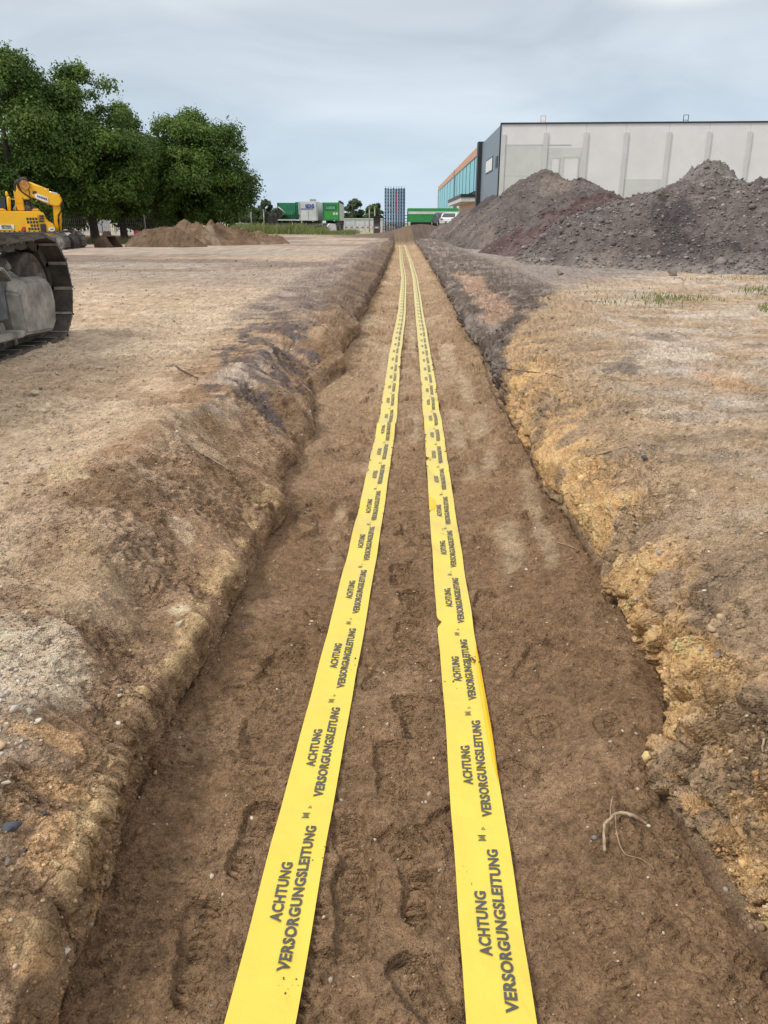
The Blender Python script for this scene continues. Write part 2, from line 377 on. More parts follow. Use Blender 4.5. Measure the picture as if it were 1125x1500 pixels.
# surface
D = D+surfM*near*(.010*fbm(W, Y, .12, 3, 71)+.020*np.maximum(ridged(W*.6+Y*.1, Y, .35, 3, 72)-.1, 0)+.010*ridged(W*.5-Y*.4, Y, .09, 3, 73)*(.3+ss(-.2, .3, fbm(W, Y, .6, 2, 74))))
c1, c2, cid = cells(W, Y, .045, 9)
peb = np.maximum(0, .42-c1)*ss(.1, .6, cid)
D = D+(surfM+.5*isL*ss(2.4, 3.4, U)*(1-surfM))*near*.03*peb
# floor
flo = isF*1.0
t1 = flo*(.022*fbm(X, Y, .45, 3, 81)+.013*fbm(X, Y, .11, 3, 82)+.007*fbm(X, Y, .035, 3, 83)+.012*np.maximum(ridged(X, Y*.8, .2, 3, 87)-.25, 0))
D = D+t1
cl1, cl2, clid = cells(X, Y, .03, 15)
clod_zone = ss(.0, .35, fbm(X, Y, .3, 3, 84))
D = D+flo*near*(.009*np.maximum(0, .45-cl1)*ss(.1, .7, clid)*(1+2*clod_zone))
# trodden lumps further down the trench
tr = ss(2.6, 4.5, Y)*ss(26, 12, Y)
D = D+flo*tr*(.055*(ridged(X, Y*.75, .22, 2, 85)-.3)*ss(-.1, .3, fbm(X, Y, .5, 2, 86)))
# diagonal drag marks
def drag(x0, y0, x1, y1, wdt, h):
    global D
    dx, dy = x1-x0, y1-y0; l = math.hypot(dx, dy); a = ((X-x0)*dx+(Y-y0)*dy)/l; b = (-(X-x0)*dy+(Y-y0)*dx)/l
    b = b+.012*fbm(a, a*0, .2, 2, 5)
    m = ss(-.03, .03, a)*(1-ss(l-.03, l+.03, a))
    D = D+flo*m*h*(np.exp(-(b/wdt)**2)-.7*np.exp(-((b-wdt*1.8)/wdt)**2))
drag(-.1, 3.25, .28, 3.75, .02, .014); drag(-.55, 2.55, -.2, 2.75, .02, .012); drag(-.5, 2.3, -.25, 2.45, .015, .01)
drag(.28, 1.82, .42, 1.85, .012, .008); drag(.45, 1.9, .62, 1.96, .012, -.01); drag(.55, 2.9, .72, 3.1, .02, .012)
drag(.0, 2.95, .2, 3.2, .015, .01); drag(-.58, 1.9, -.3, 2.05, .03, .01); drag(.55, 3.4, .85, 3.55, .03, .012)
# boot prints: x, y, heading, length
def boot(x, y, a, ln=.3, dp=.011, tread=1, cut0=0, cut1=1):
    r0, r1 = np.searchsorted(ys, [y-.35, y+.35]); Xs = X[r0:r1, cF0:cF1]; Ys = Y[r0:r1, cF0:cF1]
    if Xs.size == 0: return
    c, s_ = math.cos(a), math.sin(a); dx = Xs-x; dy = Ys-y
    v = (dx*s_+dy*c)/ln; u_ = (dx*c-dy*s_)/ln             # v along the foot, heel at -.5
    hw = .155+.035*np.sin(np.clip((v+.1), -.5, .5)*math.pi)-.03*np.exp(-((v+.08)/.1)**2)
    endr = np.sqrt(np.clip(1-(np.maximum(np.abs(v)-.36, 0)/.14)**2, 0, 1)); hw = hw*endr
    hw = hw*(1+.12*fbm(Xs, Ys, .03, 2, 8))
    d = hw-np.abs(u_+.02*np.sin(v*3))
    wv_ = .5+.5*ss(-.3, .35, fbm(Xs, Ys, .09, 2, 10))      # pressed unevenly
    ins = ss(-.003, .012, d)*(np.abs(v) < .5)
    ins = ins*ss(cut0-.5-.02, cut0-.5+.02, v)*(1-ss(cut1-.5-.02, cut1-.5+.02, v))
    bars = np.sin(v*62+6*np.abs(u_))*ss(.2, .6, np.cos(u_*22)+.5)
    prs = -dp*ins*wv_+tread*.0035*ins*np.clip(bars*2, -1, 1)*(1-.8*np.exp(-((v+.1)/.07)**2))
    rim = np.exp(-((d+.03)/.025)**2)*(np.abs(v) < .56)*.0055
    nn = fbm(Xs, Ys, .05, 2, 9)
    D[r0:r1, cF0:cF1] = D[r0:r1, cF0:cF1]*(1-.7*ins)+(prs*(1+.3*nn)+rim*(1+1.4*nn))
for px, py, ad, ln, dp, trd, c0, c1_ in ((612, 1292, 6, .30, .017, 1.5, 0, .62), (517, 1335, 3, .31, .02, .8, 0, 1), (515, 1245, -8, .28, .016, 1.3, .1, 1),
        (372, 1228, 14, .30, .018, 1, 0, 1), (290, 1400, 2, .29, .012, 1, 0, 1), (600, 1052, -5, .28, .016, 1.3, 0, 1),
        (570, 1130, 4, .28, .010, .6, 0, 1), (440, 1470, 20, .29, .018, 1, 0, 1), (632, 1480, -25, .29, .018, 1, 0, 1),
        (372, 1082, 10, .28, .014, 1, 0, .8), (590, 930, 20, .27, .014, 1, 0, 1), (560, 985, 30, .27, .010, 1, 0, 1),
        (605, 885, -10, .27, .014, 1, 0, 1), (640, 1215, 60, .27, .010, 1, .3, 1), (415, 965, 25, .27, .012, 1, 0, 1), (780, 975, 40, .26, .012, .5, 0, 1),
        (585, 840, 10, .27, .014, 1, 0, 1), (470, 905, -15, .27, .012, 1, 0, 1), (600, 780, 5, .27, .014, .8, 0, 1), (560, 1220, -35, .27, .01, 1, 0, .5)):
    p = at_z(px, py, 0); boot(p[0], p[1], R(ad), ln, dp*1.5, trd*2.2, c0, c1_)
fr = random.Random(5)
for k in range(26):
    yy = fr.uniform(1.15, 4.2); boot(fr.uniform(-.6, .8), yy, R(fr.uniform(-40, 40)), fr.uniform(.26, .3), fr.uniform(.004, .010), 1.6, fr.choice((0, 0, .5)), fr.choice((1, 1, .55)))
for k in range(120):
    yy = 3.6+fr.random()**1.3*13; boot(fr.uniform(-.5, 1.0)+yy*.02, yy, R(fr.uniform(-50, 50)), .28, .018+.0035*min(yy-3, 6), .6)
# smooth flat patches where the bucket slid over wet soil
patch = np.zeros_like(X)
def flat(quad, k=1.0):
    P = [at_z(a, b, .03)[:2] for a, b in quad]; yy_ = [p[1] for p in P]; r0, r1 = np.searchsorted(ys, [min(yy_)-.4, max(yy_)+.4])
    Xs = X[r0:r1, cF0:cF1]; Ys = Y[r0:r1, cF0:cF1]; m = np.ones_like(Xs); nz = .045*fbm(Xs, Ys, .14, 4, 77)
    for i in range(len(P)):
        p, q = P[i], P[(i+1) % len(P)]; dx, dy = q-p; l = math.hypot(dx, dy)
        m = m*ss(-.02, .05, ((Xs-p[0])*dy-(Ys-p[1])*dx)/l+nz)
    patch[r0:r1, cF0:cF1] = np.maximum(patch[r0:r1, cF0:cF1], m*k)
def cw(q):   # clockwise seen from above
    P = [at_z(a, b, .03)[:2] for a, b in q]; A = sum(P[i][0]*P[(i+1) % len(P)][1]-P[(i+1) % len(P)][0]*P[i][1] for i in range(len(P)))
    return q if A < 0 else q[::-1]
for q in ([(708,700),(735,690),(724,662),(697,672)], [(684,700),(706,700),(697,675),(676,682)], [(690,650),(722,640),(712,608),(680,612)], [(660,650),(686,655),(676,600),(655,590)],
          [(755,700),(775,690),(800,760),(825,830),(800,848),(775,790)], [(722,770),(752,758),(775,835),(740,850)],
          [(490,735),(512,733),(508,760),(484,830),(478,800)], [(560,600),(540,640),(530,690),(550,690)], [(672,590),(700,600),(690,560),(668,540)],
          [(600,600),(620,600),(620,640),(600,650)], [(560,500),(575,500),(570,560),(552,570)], [(640,500),(665,505),(672,540),(645,535)], [(598,470),(608,470),(612,520),(598,520)]):
    flat(cw(q))
rp = ss(.22, .34, fbm(X, Y*.5, .45, 3, 91))*ss(6, 9, Y)*ss(45, 20, Y)*.7
patch = np.maximum(patch, rp)*flo
patch = patch.astype(np.float32)
D = D*(1-.85*patch)-.002*patch
D = D*ss(58, 48, Y)
X = X+n[..., 0]*D; Y2 = Y+n[..., 1]*D; Z = Z+n[..., 2]*D
n = grid_normals(X, Y2, Z)

for px, py, z_, rd_, dp_ in ((1006, 1237, .18, .013, .07), (944, 1194, .10, .018, .05), (1038, 1140, .3, .012, .03)):
    p = at_z(px, py, z_); k_ = np.exp(-(((X-p[0])**2+(Y-p[1])**2+(Z-p[2])**2)/rd_**2)); Z = (Z-k_*dp_*.5).astype(np.float32); X = (X+k_*dp_*.8).astype(np.float32)
# ---- the two tapes: their paths (pixels measured on the photograph, thrown onto the trench floor)
TAPE_L = [(368, 1560), (381, 1500), (436, 1250), (490, 1000), (511, 900), (532.5, 800), (553, 695), (569, 607), (579, 518), (588.5, 460), (591.5, 407), (588, 384), (586, 358)]
TAPE_R = [(742, 1560), (734, 1500), (706, 1250), (677, 1000), (666, 900), (653.5, 800), (642, 695), (633, 607), (622, 518), (614.5, 460), (608, 407), (602, 384), (592.5, 358)]
def tape_path(pts):
    P = np.array([at_z(a, b, .012)[:2] for a, b in pts]); P = np.vstack([[P[0]+(P[0]-P[1])*1.3], P])
    yy = np.concatenate([np.arange(P[0, 1], 8, .012), np.arange(8, 59.5, .08)])
    ks = P[:, 1]; xs = np.interp(yy, ks, P[:, 0])
    # smooth
    for _ in range(60): xs[1:-1] = .5*xs[1:-1]+.25*(xs[:-2]+xs[2:])
    xs = xs+.006*fbm(yy, yy*0, .8, 3, int(abs(P[0, 0])*100))
    return xs, yy
TW = .152
fx0 = np.stack([X[:, cF0:cF1]], 0)[0]
tapes = []
for pts in (TAPE_L, TAPE_R):
    xs, yy = tape_path(pts); zs = np.zeros_like(yy)
    ri = np.searchsorted(ys, yy).clip(1, NY-1)
    zz = np.zeros((len(yy), 7))
    for j, o in enumerate(np.linspace(-.5, .5, 7)):
        xq = xs+o*TW
        a = X[ri, cF0]; b = X[ri, cF1-1]; ci = ((xq-a)/(b-a)*(NF-1)).astype(int).clip(0, NF-1)+cF0
        zz[:, j] = Z[ri, ci]
    # smooth along, keep above: the film bridges small hollows
    zm = zz.copy()
    k = np.exp(-np.linspace(-2, 2, 25)**2); k /= k.sum()
    for j in range(7):
        top = np.array([zz[max(0, i-5):i+6, j].max() for i in range(len(yy))])
        zm[:, j] = np.convolve(np.pad(top, 12, mode='edge'), k, 'valid')
    c = zm.mean(1, keepdims=True); zm = c+(zm-c)*.6
    zm += .005+.0025*fbm(yy, yy*0, .22, 2, 4)[:, None]
    tapes.append((xs, yy, zm))
    # press the soil under the film
    xr = np.interp(ys, yy, xs, left=xs[0], right=xs[-1]); zr = np.stack([np.interp(ys, yy, zm[:, j]) for j in range(7)], 1).min(1)
    m = (np.abs(X-xr[:, None]) < TW*.5+.004) & (Y < 59.6) & (side_s == 0)
    Z = np.where(m, np.minimum(Z, (zr-.003)[:, None]), Z)

# ---- the colours of the soil
def zone(px, py, z, rx, ry, rot=0, sd=1, rough=.5, sc=.12):
    p = at_z(px, py, z); c, s_ = math.cos(rot), math.sin(rot); m = max(rx, ry)*2.2
    r0, r1 = np.searchsorted(ys, [p[1]-m, p[1]+m]); o = np.zeros(X.shape, np.float32)
    dx = X[r0:r1]-p[0]; dy = Y[r0:r1]-p[1]; a = (dx*c+dy*s_)/rx; b = (-dx*s_+dy*c)/ry
    o[r0:r1] = ss(1.15, .8, np.sqrt(a*a+b*b)+rough*fbm(W[r0:r1], Y[r0:r1], sc, 4, sd)); return o
f_l = fbm(W, Y, .9, 4, 101); f_m = fbm(W, Y, .18, 4, 102); f_s = fbm(W, Y, .035, 3, 103); f_xs = fbm(W, Y, .011, 2, 104)
col = np.zeros(X.shape+(3,), np.float32)+np.array([.172, .110, .066], np.float32)           # damp floor
col = mixc(col, (.125, .078, .045), isF*ss(.0, .5, f_m+.4*f_l)*.8)
col = mixc(col, (.225, .150, .095), isF*ss(.05, .5, fbm(W, Y, .3, 4, 105))*.6)
col = mixc(col, (.27, .19, .125), isF*ss(3.0, 8, Y)*.75*(.6+.4*ss(-.3, .3, f_l)))
col = mixc(col, (.285, .215, .145), np.clip(patch, 0, 1)*.75)
# left side
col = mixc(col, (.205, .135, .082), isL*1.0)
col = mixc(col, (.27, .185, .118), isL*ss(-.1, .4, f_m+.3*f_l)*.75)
col = mixc(col, (.33, .245, .165), surfM*isL)
col = mixc(col, (.43, .345, .255), surfM*isL*ss(-.15, .35, f_l+.5*f_m)*.8)
pale_run = ss(.05, .4, ridged(W*.4, Y, .3, 3, 107)-.2)*isL*ss(1.5, 3, U)
col = mixc(col, (.40, .30, .21), pale_run*.55)
col = mixc(col, (.22, .18, .145), isL*surfM*ss(9, 18, Y)*.8)                 # grey, dusty far yard
col = mixc(col, (.36, .29, .21), isL*surfM*ss(5, 8, Y)*ss(16, 10, Y)*ss(-.2, .3, fbm(X, Y*2, 1.6, 3, 108))*.8)
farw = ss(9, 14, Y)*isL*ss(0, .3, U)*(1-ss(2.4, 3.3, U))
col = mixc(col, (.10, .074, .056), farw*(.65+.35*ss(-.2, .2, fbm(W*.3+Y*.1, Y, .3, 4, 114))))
col = mixc(col, (.20, .165, .14), isL*ss(8, 12, Y)*ss(2.3, 3.2, U)*(1-ss(3.6, 4, U))*.8)
# near left corner: pebbly grey ground with ochre clay patches
nl = isL*ss(2.6, 3.3, U+.35*f_m)*ss(2.4, 1.7, Y+.3*f_m)
col = mixc(col, (.40, .33, .25), nl*.8)
for (px, py, rx, ry, ro, s1) in ((75, 1048, .09, .04, .2, 201), (75, 1100, .075, .045, -.3, 202), (105, 1160, .06, .07, .5, 203), (55, 1200, .05, .06, .5, 206), (20, 1300, .05, .04, 0, 204), (50, 1375, .04, .05, 0, 205)):
    col = mixc(col, (.42, .27, .145), zone(px, py, .41, rx, ry, ro, s1, .7, .05)*isL*.85)
# ochre clay showing along the broken edge at left
edge = isL*np.exp(-((U-1.15)/.28)**2)
col = mixc(col, (.44, .315, .175), edge*ss(.06, .27, fbm(W, Y, .09, 4, 110)+.12)*ss(4.6, 3.6, Y)*.95)
col = mixc(col, (.215, .142, .082), isL*ss(.05, .3, U)*(1-ss(.8, 1.1, U))*ss(-.3, .2, fbm(W, Y, .3, 3, 111))*ss(5, 3.5, Y)*.75)
col = mixc(col, (.13, .105, .092), isL*ss(7.5, 10, Y)*ss(1.8, 2.8, U)*(1-ss(3.5, 4, U))*ss(-.25, .15, fbm(W*.5+Y*.2, Y, .25, 4, 113))*.9)
col = mixc(col, (.34, .22, .12), isL*ss(1.3, 1.9, U)*(1-ss(2.2, 3.0, U))*ss(.25, .42, fbm(W*1.6, Y*.8, .08, 4, 112))*ss(1.9, 1.4, Y)*.85)
for (px, py, z, rx, ry, ro, s1, cc, k) in ((105, 730, .45, .10, .2, .3, 211, (.44, .34, .22), .8), (120, 840, .42, .13, .3, .2, 212, (.36, .27, .17), .6), (290, 830, .2, .1, .25, -.2, 213, (.30, .20, .125), .6),
        (270, 790, .3, .06, .1, .3, 215, (.40, .31, .21), .7), (265, 905, .22, .05, .05, .3, 216, (.52, .42, .29), .8), (20, 950, .45, .2, .2, 0, 217, (.48, .40, .30), .7), (60, 640, .5, .8, .6, 0, 214, (.40, .31, .215), .7)):
    col = mixc(col, cc, zone(px, py, z, rx, ry, ro, s1, .6, .15)*isL*k)
# dark cindery spill on the left shoulder
dk = zone(385, 505, .5, .55, 1.9, .1, 221, .9, .25)*isL*ss(-.15, .1, fbm(W, Y, .12, 4, 222)+.25*f_l)
col = mixc(col, (.10, .082, .078), dk*.9)
col = mixc(col, (.38, .33, .29), zone(400, 545, .5, .3, 1.6, .05, 223, .9, .2)*isL*ss(2.2, 3, U)*(1-dk)*.6)
# right side
col = mixc(col, (.36, .255, .155), isR*ss(0, .15, U))
och = isR*(1-ss(1.8, 3.1, U+.7*fbm(W, Y, .35, 4, 120)))*ss(.15, .35, U)*ss(8.5, 6.5, Y+1.2*fbm(W, Y, .6, 3, 121))
col = mixc(col, (.60, .385, .185), och*ss(-.35, .15, fbm(W, Y, .22, 4, 122)))
col = mixc(col, (.60, .37, .165), och*ss(.1, .3, fbm(W, Y, .12, 4, 123))*.7)
col = mixc(col, (.30, .205, .115), och*ss(.12, .35, fbm(W, Y, .16, 4, 124))*.6)
col = mixc(col, (.41, .30, .19), isR*ss(2, 3, U)*ss(-.1, .25, fbm(W, Y, .6, 4, 125))*.6)
col = mixc(col, (.43, .345, .265), isR*surfM*ss(-.3, .3, f_l)*.85)
col = mixc(col, (.50, .36, .22), isR*ss(2.2, 3.4, U)*ss(.18, .42, fbm(W, Y, .5, 4, 126))*ss(8, 5, Y)*.5)
col = mixc(col, (.42, .385, .345), isR*ss(2.8, 3.6, U)*ss(.1, .4, fbm(W, Y, .4, 4, 127))*.35)
col = mixc(col, (.25, .18, .12), isR*ss(.1, .45, fbm(W*.5-Y*.3, Y, .2, 4, 128))*ss(1, 2, U)*.7)
col = mixc(col, (.55, .47, .36), isR*ss(2.6, 3.4, U)*ss(.15, .5, fbm(W*.8, Y*1.1, .4, 4, 129))*.4)
col = mixc(col, (.11, .095, .09), zone(905, 545, .47, .14, .35, -.5, 231, 1.1, .15)*isR*.6)
col = mixc(col, (.13, .105, .09), zone(965, 495, .5, .2, .35, -.3, 233, 1.2, .15)*isR*.5)
col = mixc(col, (.60, .50, .38), zone(990, 520, .5, .35, .45, -.5, 234, .5, .2)*isR*.7)
col = mixc(col, (.58, .34, .17), zone(1065, 560, .5, .25, .5, -.2, 235, 1.1, .25)*isR*.4)
# further down: dark bank with a strip of pinkish sand
dkb = isR*ss(.1, .25, U)*(1-ss(3.4, 3.9, U))*ss(6.6, 9.0, Y+1.7*(2-U)*ss(4,0,U)*.6+1.0*fbm(W, Y, .5, 4, 130)-1.5*(U>9))
dkb = isR*ss(.1, .25, U)*ss(0, .9, Y-(5.7+.4*np.clip(U, 0, 4)+2.5*np.clip(U-1.1, 0, 4))+.9*fbm(W, Y, .5, 4, 130))
col = mixc(col, (.115, .090, .072), dkb*(1-surfM))
col = mixc(col, (.215, .18, .15), dkb*(1-surfM)*ss(-.05, .4, f_m+.4*f_s)*.8)
strip = isR*np.exp(-((U-1.9-.25*fbm(Y, Y*0, 2, 3, 131))/.45)**2)*ss(9.5, 11, Y)*ss(22, 18, Y)
col = mixc(col, (.40, .26, .17), ss(.2, .8, strip+.5*f_m)*.65)
gs = isR*surfM*ss(-1.5, 1.5, Y-(15.2+1.1*np.maximum(X-3.4, 0)))
col = mixc(col, (.215, .182, .155), gs*.9)
col = mixc(col, (.17, .14, .12), isR*ss(13, 16, Y)*ss(2.7, 3.4, U)*(1-surfM)*.7)
# far yard tones
fy = surfM*ss(14, 22, Y)
col *= (1+surfM*isL*ss(4, 6, Y)*.0)[..., None]
col = mixc(col, (.22, .19, .16), fy*ss(-.1, .35, fbm(X*.35, Y, 3, 4, 140))*.8)
col = mixc(col, (.13, .10, .082), fy*isL*ss(-.05, .35, fbm(X*.3, Y, 2.5, 4, 141))*.8)
col = mixc(col, (.29, .215, .15), fy*isL*ss(.25, .5, fbm(X*.3, Y, 4, 4, 143))*.6)
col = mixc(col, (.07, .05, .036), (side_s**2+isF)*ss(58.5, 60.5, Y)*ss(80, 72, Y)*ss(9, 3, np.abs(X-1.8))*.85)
col = mixc(col, (.20, .20, .085), surfM*ss(78, 86, Y)*ss(-.4, .2, fbm(X, Y, 6, 3, 142))*.9)      # weeds begin
# streaks that run down the banks, specks
col *= (1+.30*(f_m*.7+f_s*.9)+.34*f_xs+.07*idk*near+.07*crumb*near)[..., None]
spk = ss(.30, .20, cells(W, Y, .022, 21)[0])*ss(.55, .75, cells(W, Y, .022, 21)[2])
col = mixc(col, (.55, .48, .40), surfM*spk*near*.3)
col *= 1-.0*patch[..., None]
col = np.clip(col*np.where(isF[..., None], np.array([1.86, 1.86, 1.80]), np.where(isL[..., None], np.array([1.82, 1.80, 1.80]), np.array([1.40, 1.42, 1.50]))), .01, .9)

idx = np.arange(NY*NX, dtype=np.int32).reshape(NY, NX)
F = np.stack([idx[:-1, :-1], idx[:-1, 1:], idx[1:, 1:], idx[1:, :-1]], -1).reshape(-1, 4)
V = np.stack([X, Y2, Z], -1).reshape(-1, 3)
def crumb_bump(m, specs):
    t = m.node_tree; b = t.nodes['Principled BSDF']; c = N(t, 'ShaderNodeTexCoord'); prev = b.inputs['Normal'].links[0].from_socket
    for sc_, d in specs:
        v = N(t, 'ShaderNodeTexVoronoi'); v.inputs['Scale'].default_value = sc_; t.links.new(c.outputs['Object'], v.inputs['Vector'])
        r = N(t, 'ShaderNodeMapRange'); t.links.new(v.outputs['Distance'], r.inputs[0]); r.inputs[1].default_value = .0; r.inputs[2].default_value = .7; r.inputs[3].default_value = 1; r.inputs[4].default_value = 0
        bp = N(t, 'ShaderNodeBump'); bp.inputs['Distance'].default_value = d; t.links.new(r.outputs[0], bp.inputs['Height']); t.links.new(prev, bp.inputs['Normal']); prev = bp.outputs[0]
    t.links.new(prev, b.inputs['Normal'])
m_soil = vcol('soil', .96, ((24, .014), (95, .011), (300, .0055), (750, .0025)), .30, 160)
crumb_bump(m_soil, ((70, .006), (170, .003)))
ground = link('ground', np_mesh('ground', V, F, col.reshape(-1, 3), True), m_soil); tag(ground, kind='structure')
GX, GY, GZ, GN, GC = X, Y2, Z, n, col

def ground_z(x, y):
    i = min(max(int(np.searchsorted(ys, y)), 1), NY-2); j = int(np.argmin(np.abs(GX[i]-x))); return float(GZ[i, j])

# ================================================================ stones
import bmesh
def ico(sub):
    b = bmesh.new(); bmesh.ops.create_icosphere(b, subdivisions=sub, radius=1); b.verts.ensure_lookup_table()
    v = np.array([q.co[:] for q in b.verts]); f = np.array([[q.index for q in p.verts] for p in b.faces]); b.free(); return v, f
def templates(sub, nT, seed, flat=.65, k=.28):
    v, f = ico(sub); rs = np.random.RandomState(seed); out = []
    for _ in range(nT):
        q = v.copy()
        for _ in range(7):                           # chop with planes for a broken look
            d = rs.randn(3); d /= np.linalg.norm(d); h = rs.uniform(.42, .8); s_ = q@d; q -= np.outer(np.maximum(s_-h, 0), d)
        q *= 1+rs.uniform(-k, k, 3)[None]*.9; q[:, 2] *= flat; q *= 1+rs.uniform(-.05, .05, (len(q), 1)); out.append(q)
    return out, f
def scatter(name, P, S, colr, sub=1, seed=1, flat=.65, sink=.25, mat_=None, up=None):
    T, f = templates(sub, 12, seed, flat); rs = np.random.RandomState(seed+1); nS = len(P)
    nv = len(T[0]); V = np.zeros((nS, nv, 3), np.float32); ti = rs.randint(0, 12, nS)
    TT = np.array(T)[ti]                                # n,nv,3
    a = rs.uniform(0, 2*np.pi, nS); tx = rs.uniform(-.5, .5, nS); ca, sa = np.cos(a), np.sin(a); ct, st = np.cos(tx), np.sin(tx)
    x, y, z = TT[..., 0], TT[..., 1], TT[..., 2]
    y, z = y*ct[:, None]-z*st[:, None], y*st[:, None]+z*ct[:, None]
    x, y = x*ca[:, None]-y*sa[:, None], x*sa[:, None]+y*ca[:, None]
    V = np.stack([x, y, z], -1)*S[:, None, None]+P[:, None, :]; V[..., 2] += (S*flat*(1-2*sink)*.6)[:, None]
    F = (f[None]+(np.arange(nS)*nv)[:, None, None]).reshape(-1, 3)
    cc = np.repeat(colr[:, None, :], nv, 1).reshape(-1, 3)
    me = np_mesh(name, V.reshape(-1, 3), F, cc, False)
    return me
m_stone = vcol('stone', .85, ((60, .004),), .2, 30, .3)
m_clod = vcol('clod', .97, ((90, .004),), .2, 60)
rs = np.random.RandomState(3)
def pick(wgt, nS):
    cw_ = np.cumsum(wgt.ravel().astype(np.float64)); r = rs.rand(nS)*cw_[-1]; return np.searchsorted(cw_, r)
area = np.gradient(Y, axis=0)*np.maximum(np.gradient(W, axis=1), 1e-4)
vis = (np.abs(X) < .62*Y+.4)*(Y > .9)*(Y < 26)
under = np.zeros_like(X, bool)
for xs, yy, zm in tapes:
    xr = np.interp(ys, yy, xs); under |= np.abs(X-xr[:, None]) < TW*.5+.02
dens = area*vis/(1+(Y/3)**2)
# pale pebbles on the surfaces, few on the floor
wg = dens*(surfM*1.6+nl*9+.45*bankL+1.0*bankR+.30*isF)*(~under)
ii = pick(wg, 22000)
S = rs.lognormal(-5.85, .5, len(ii)).clip(.0014, .02)*(1+.10*Y.ravel()[ii])
pal = np.array([(.52, .44, .34), (.42, .37, .31), (.60, .54, .46), (.36, .27, .18), (.24, .22, .21), (.50, .36, .22)])
cc = pal[rs.choice(6, len(ii), p=[.25, .22, .15, .18, .1, .1])]*rs.uniform(.75, 1.15, (len(ii), 1))
P = np.stack([GX, GY, GZ], -1).reshape(-1, 3)[ii]
gravel = link('gravel', scatter('gravel', P, S, cc, 1, 5), m_stone); tag(gravel, kind='stuff')
wn = area*(nl+.15*isL*surfM*(Y < 4))*vis
i2 = pick(wn, 2600); S2 = rs.lognormal(-5.5, .55, len(i2)).clip(.002, .016)
c2_ = pal[rs.choice(6, len(i2), p=[.3, .2, .15, .1, .15, .1])]*rs.uniform(.75, 1.15, (len(i2), 1))
o = link('gravel', scatter('gravel', np.stack([GX, GY, GZ], -1).reshape(-1, 3)[i2], S2, c2_, 2, 6), m_stone); tag(o, kind='stuff')
# crumbs of soil in the local colour
wc = dens*(isF*(.5+1.5*clod_zone)*(1-patch)+2.2*bankL*(U < .9)+1.0*bankL+1.6*bankR+.8*surfM)*(~under)
ii = pick(wc, 85000)
S = rs.lognormal(-6.2, .5, len(ii)).clip(.0012, .016)*(1+.10*Y.ravel()[ii])
cc = GC.reshape(-1, 3)[ii]*rs.uniform(.55, .95, (len(ii), 1))
P = np.stack([GX, GY, GZ], -1).reshape(-1, 3)[ii]
crumbs = link('soil_crumbs', scatter('soil_crumbs', P, S, cc, 1, 9, .8), m_clod); tag(crumbs, kind='stuff')
# clods at the foot of the right wall and on its face
wc = dens*(isR*np.exp(-((U-.15)/.3)**2)+.5*isR*(U < 3.2)+.35*isL*np.exp(-((U-.05)/.15)**2)+.10*isL*surfM)
ii = pick(wc, 1100)
S = rs.lognormal(-4.75, .45, len(ii)).clip(.005, .026)*(1+.05*Y.ravel()[ii])
cc = GC.reshape(-1, 3)[ii]*rs.uniform(.55, .85, (len(ii), 1))
clods = link('soil_clods', scatter('soil_clods', np.stack([GX, GY, GZ], -1).reshape(-1, 3)[ii], S, cc, 2, 13, .8), m_clod); tag(clods, kind='stuff')

# ================================================================ warning tapes
m_tape = mat('yellow_film', (.92, .72, .035), .33, spec=.8)
t_ = m_tape.node_tree; b_ = t_.nodes['Principled BSDF']
tcn = N(t_, 'ShaderNodeTexCoord'); nn_ = N(t_, 'ShaderNodeTexNoise'); nn_.inputs['Scale'].default_value = 9; nn_.inputs['Detail'].default_value = 8; nn_.inputs['Roughness'].default_value = .75
t_.links.new(tcn.outputs['Object'], nn_.inputs['Vector'])
rr_ = N(t_, 'ShaderNodeValToRGB'); t_.links.new(nn_.outputs[0], rr_.inputs[0])
rr_.color_ramp.elements[0].position = .70; rr_.color_ramp.elements[0].color = (.76, .58, .05, 1)
rr_.color_ramp.elements[1].position = .77; rr_.color_ramp.elements[1].color = (.36, .22, .06, 1)
q_ = rr_.color_ramp.elements.new(.3); q_.color = (.73, .55, .035, 1)
t_.links.new(rr_.outputs[0], b_.inputs['Base Color'])
wv = N(t_, 'ShaderNodeTexNoise'); wv.inputs['Scale'].default_value = 14; wv.inputs['Detail'].default_value = 3; t_.links.new(tcn.outputs['Object'], wv.inputs['Vector'])
b_.inputs['Coat Weight'].default_value = .6; b_.inputs['Coat Roughness'].default_value = .3
bp_ = N(t_, 'ShaderNodeBump'); bp_.inputs['Distance'].default_value = .012; bp_.inputs['Strength'].default_value = .7; t_.links.new(wv.outputs[0], bp_.inputs['Height']); t_.links.new(bp_.outputs[0], b_.inputs['Normal'])
m_fold = mat('yellow_film_doubled', (.86, .50, .008), .4)
m_print = mat('grey_print', (.075, .08, .075), .5)
def text_mesh(body, offset=0.0):
    cu = bpy.data.curves.new('t', 'FONT'); cu.body = body; cu.size = 1; cu.offset = offset; cu.resolution_u = 3
    cu.space_character = 1.06
    o = bpy.data.objects.new('t', cu); C.objects.link(o); bpy.context.view_layer.update()
    me = o.evaluated_get(bpy.context.evaluated_depsgraph_get()).to_mesh()
    me.calc_loop_triangles()
    v = np.array([q.co[:] for q in me.vertices])[:, :2]; f = np.array([t.vertices[:] for t in me.loop_triangles])
    o.to_mesh_clear(); bpy.data.objects.remove(o); bpy.data.curves.remove(cu)
    v -= v.min(0); v /= v.max(0); return v, f
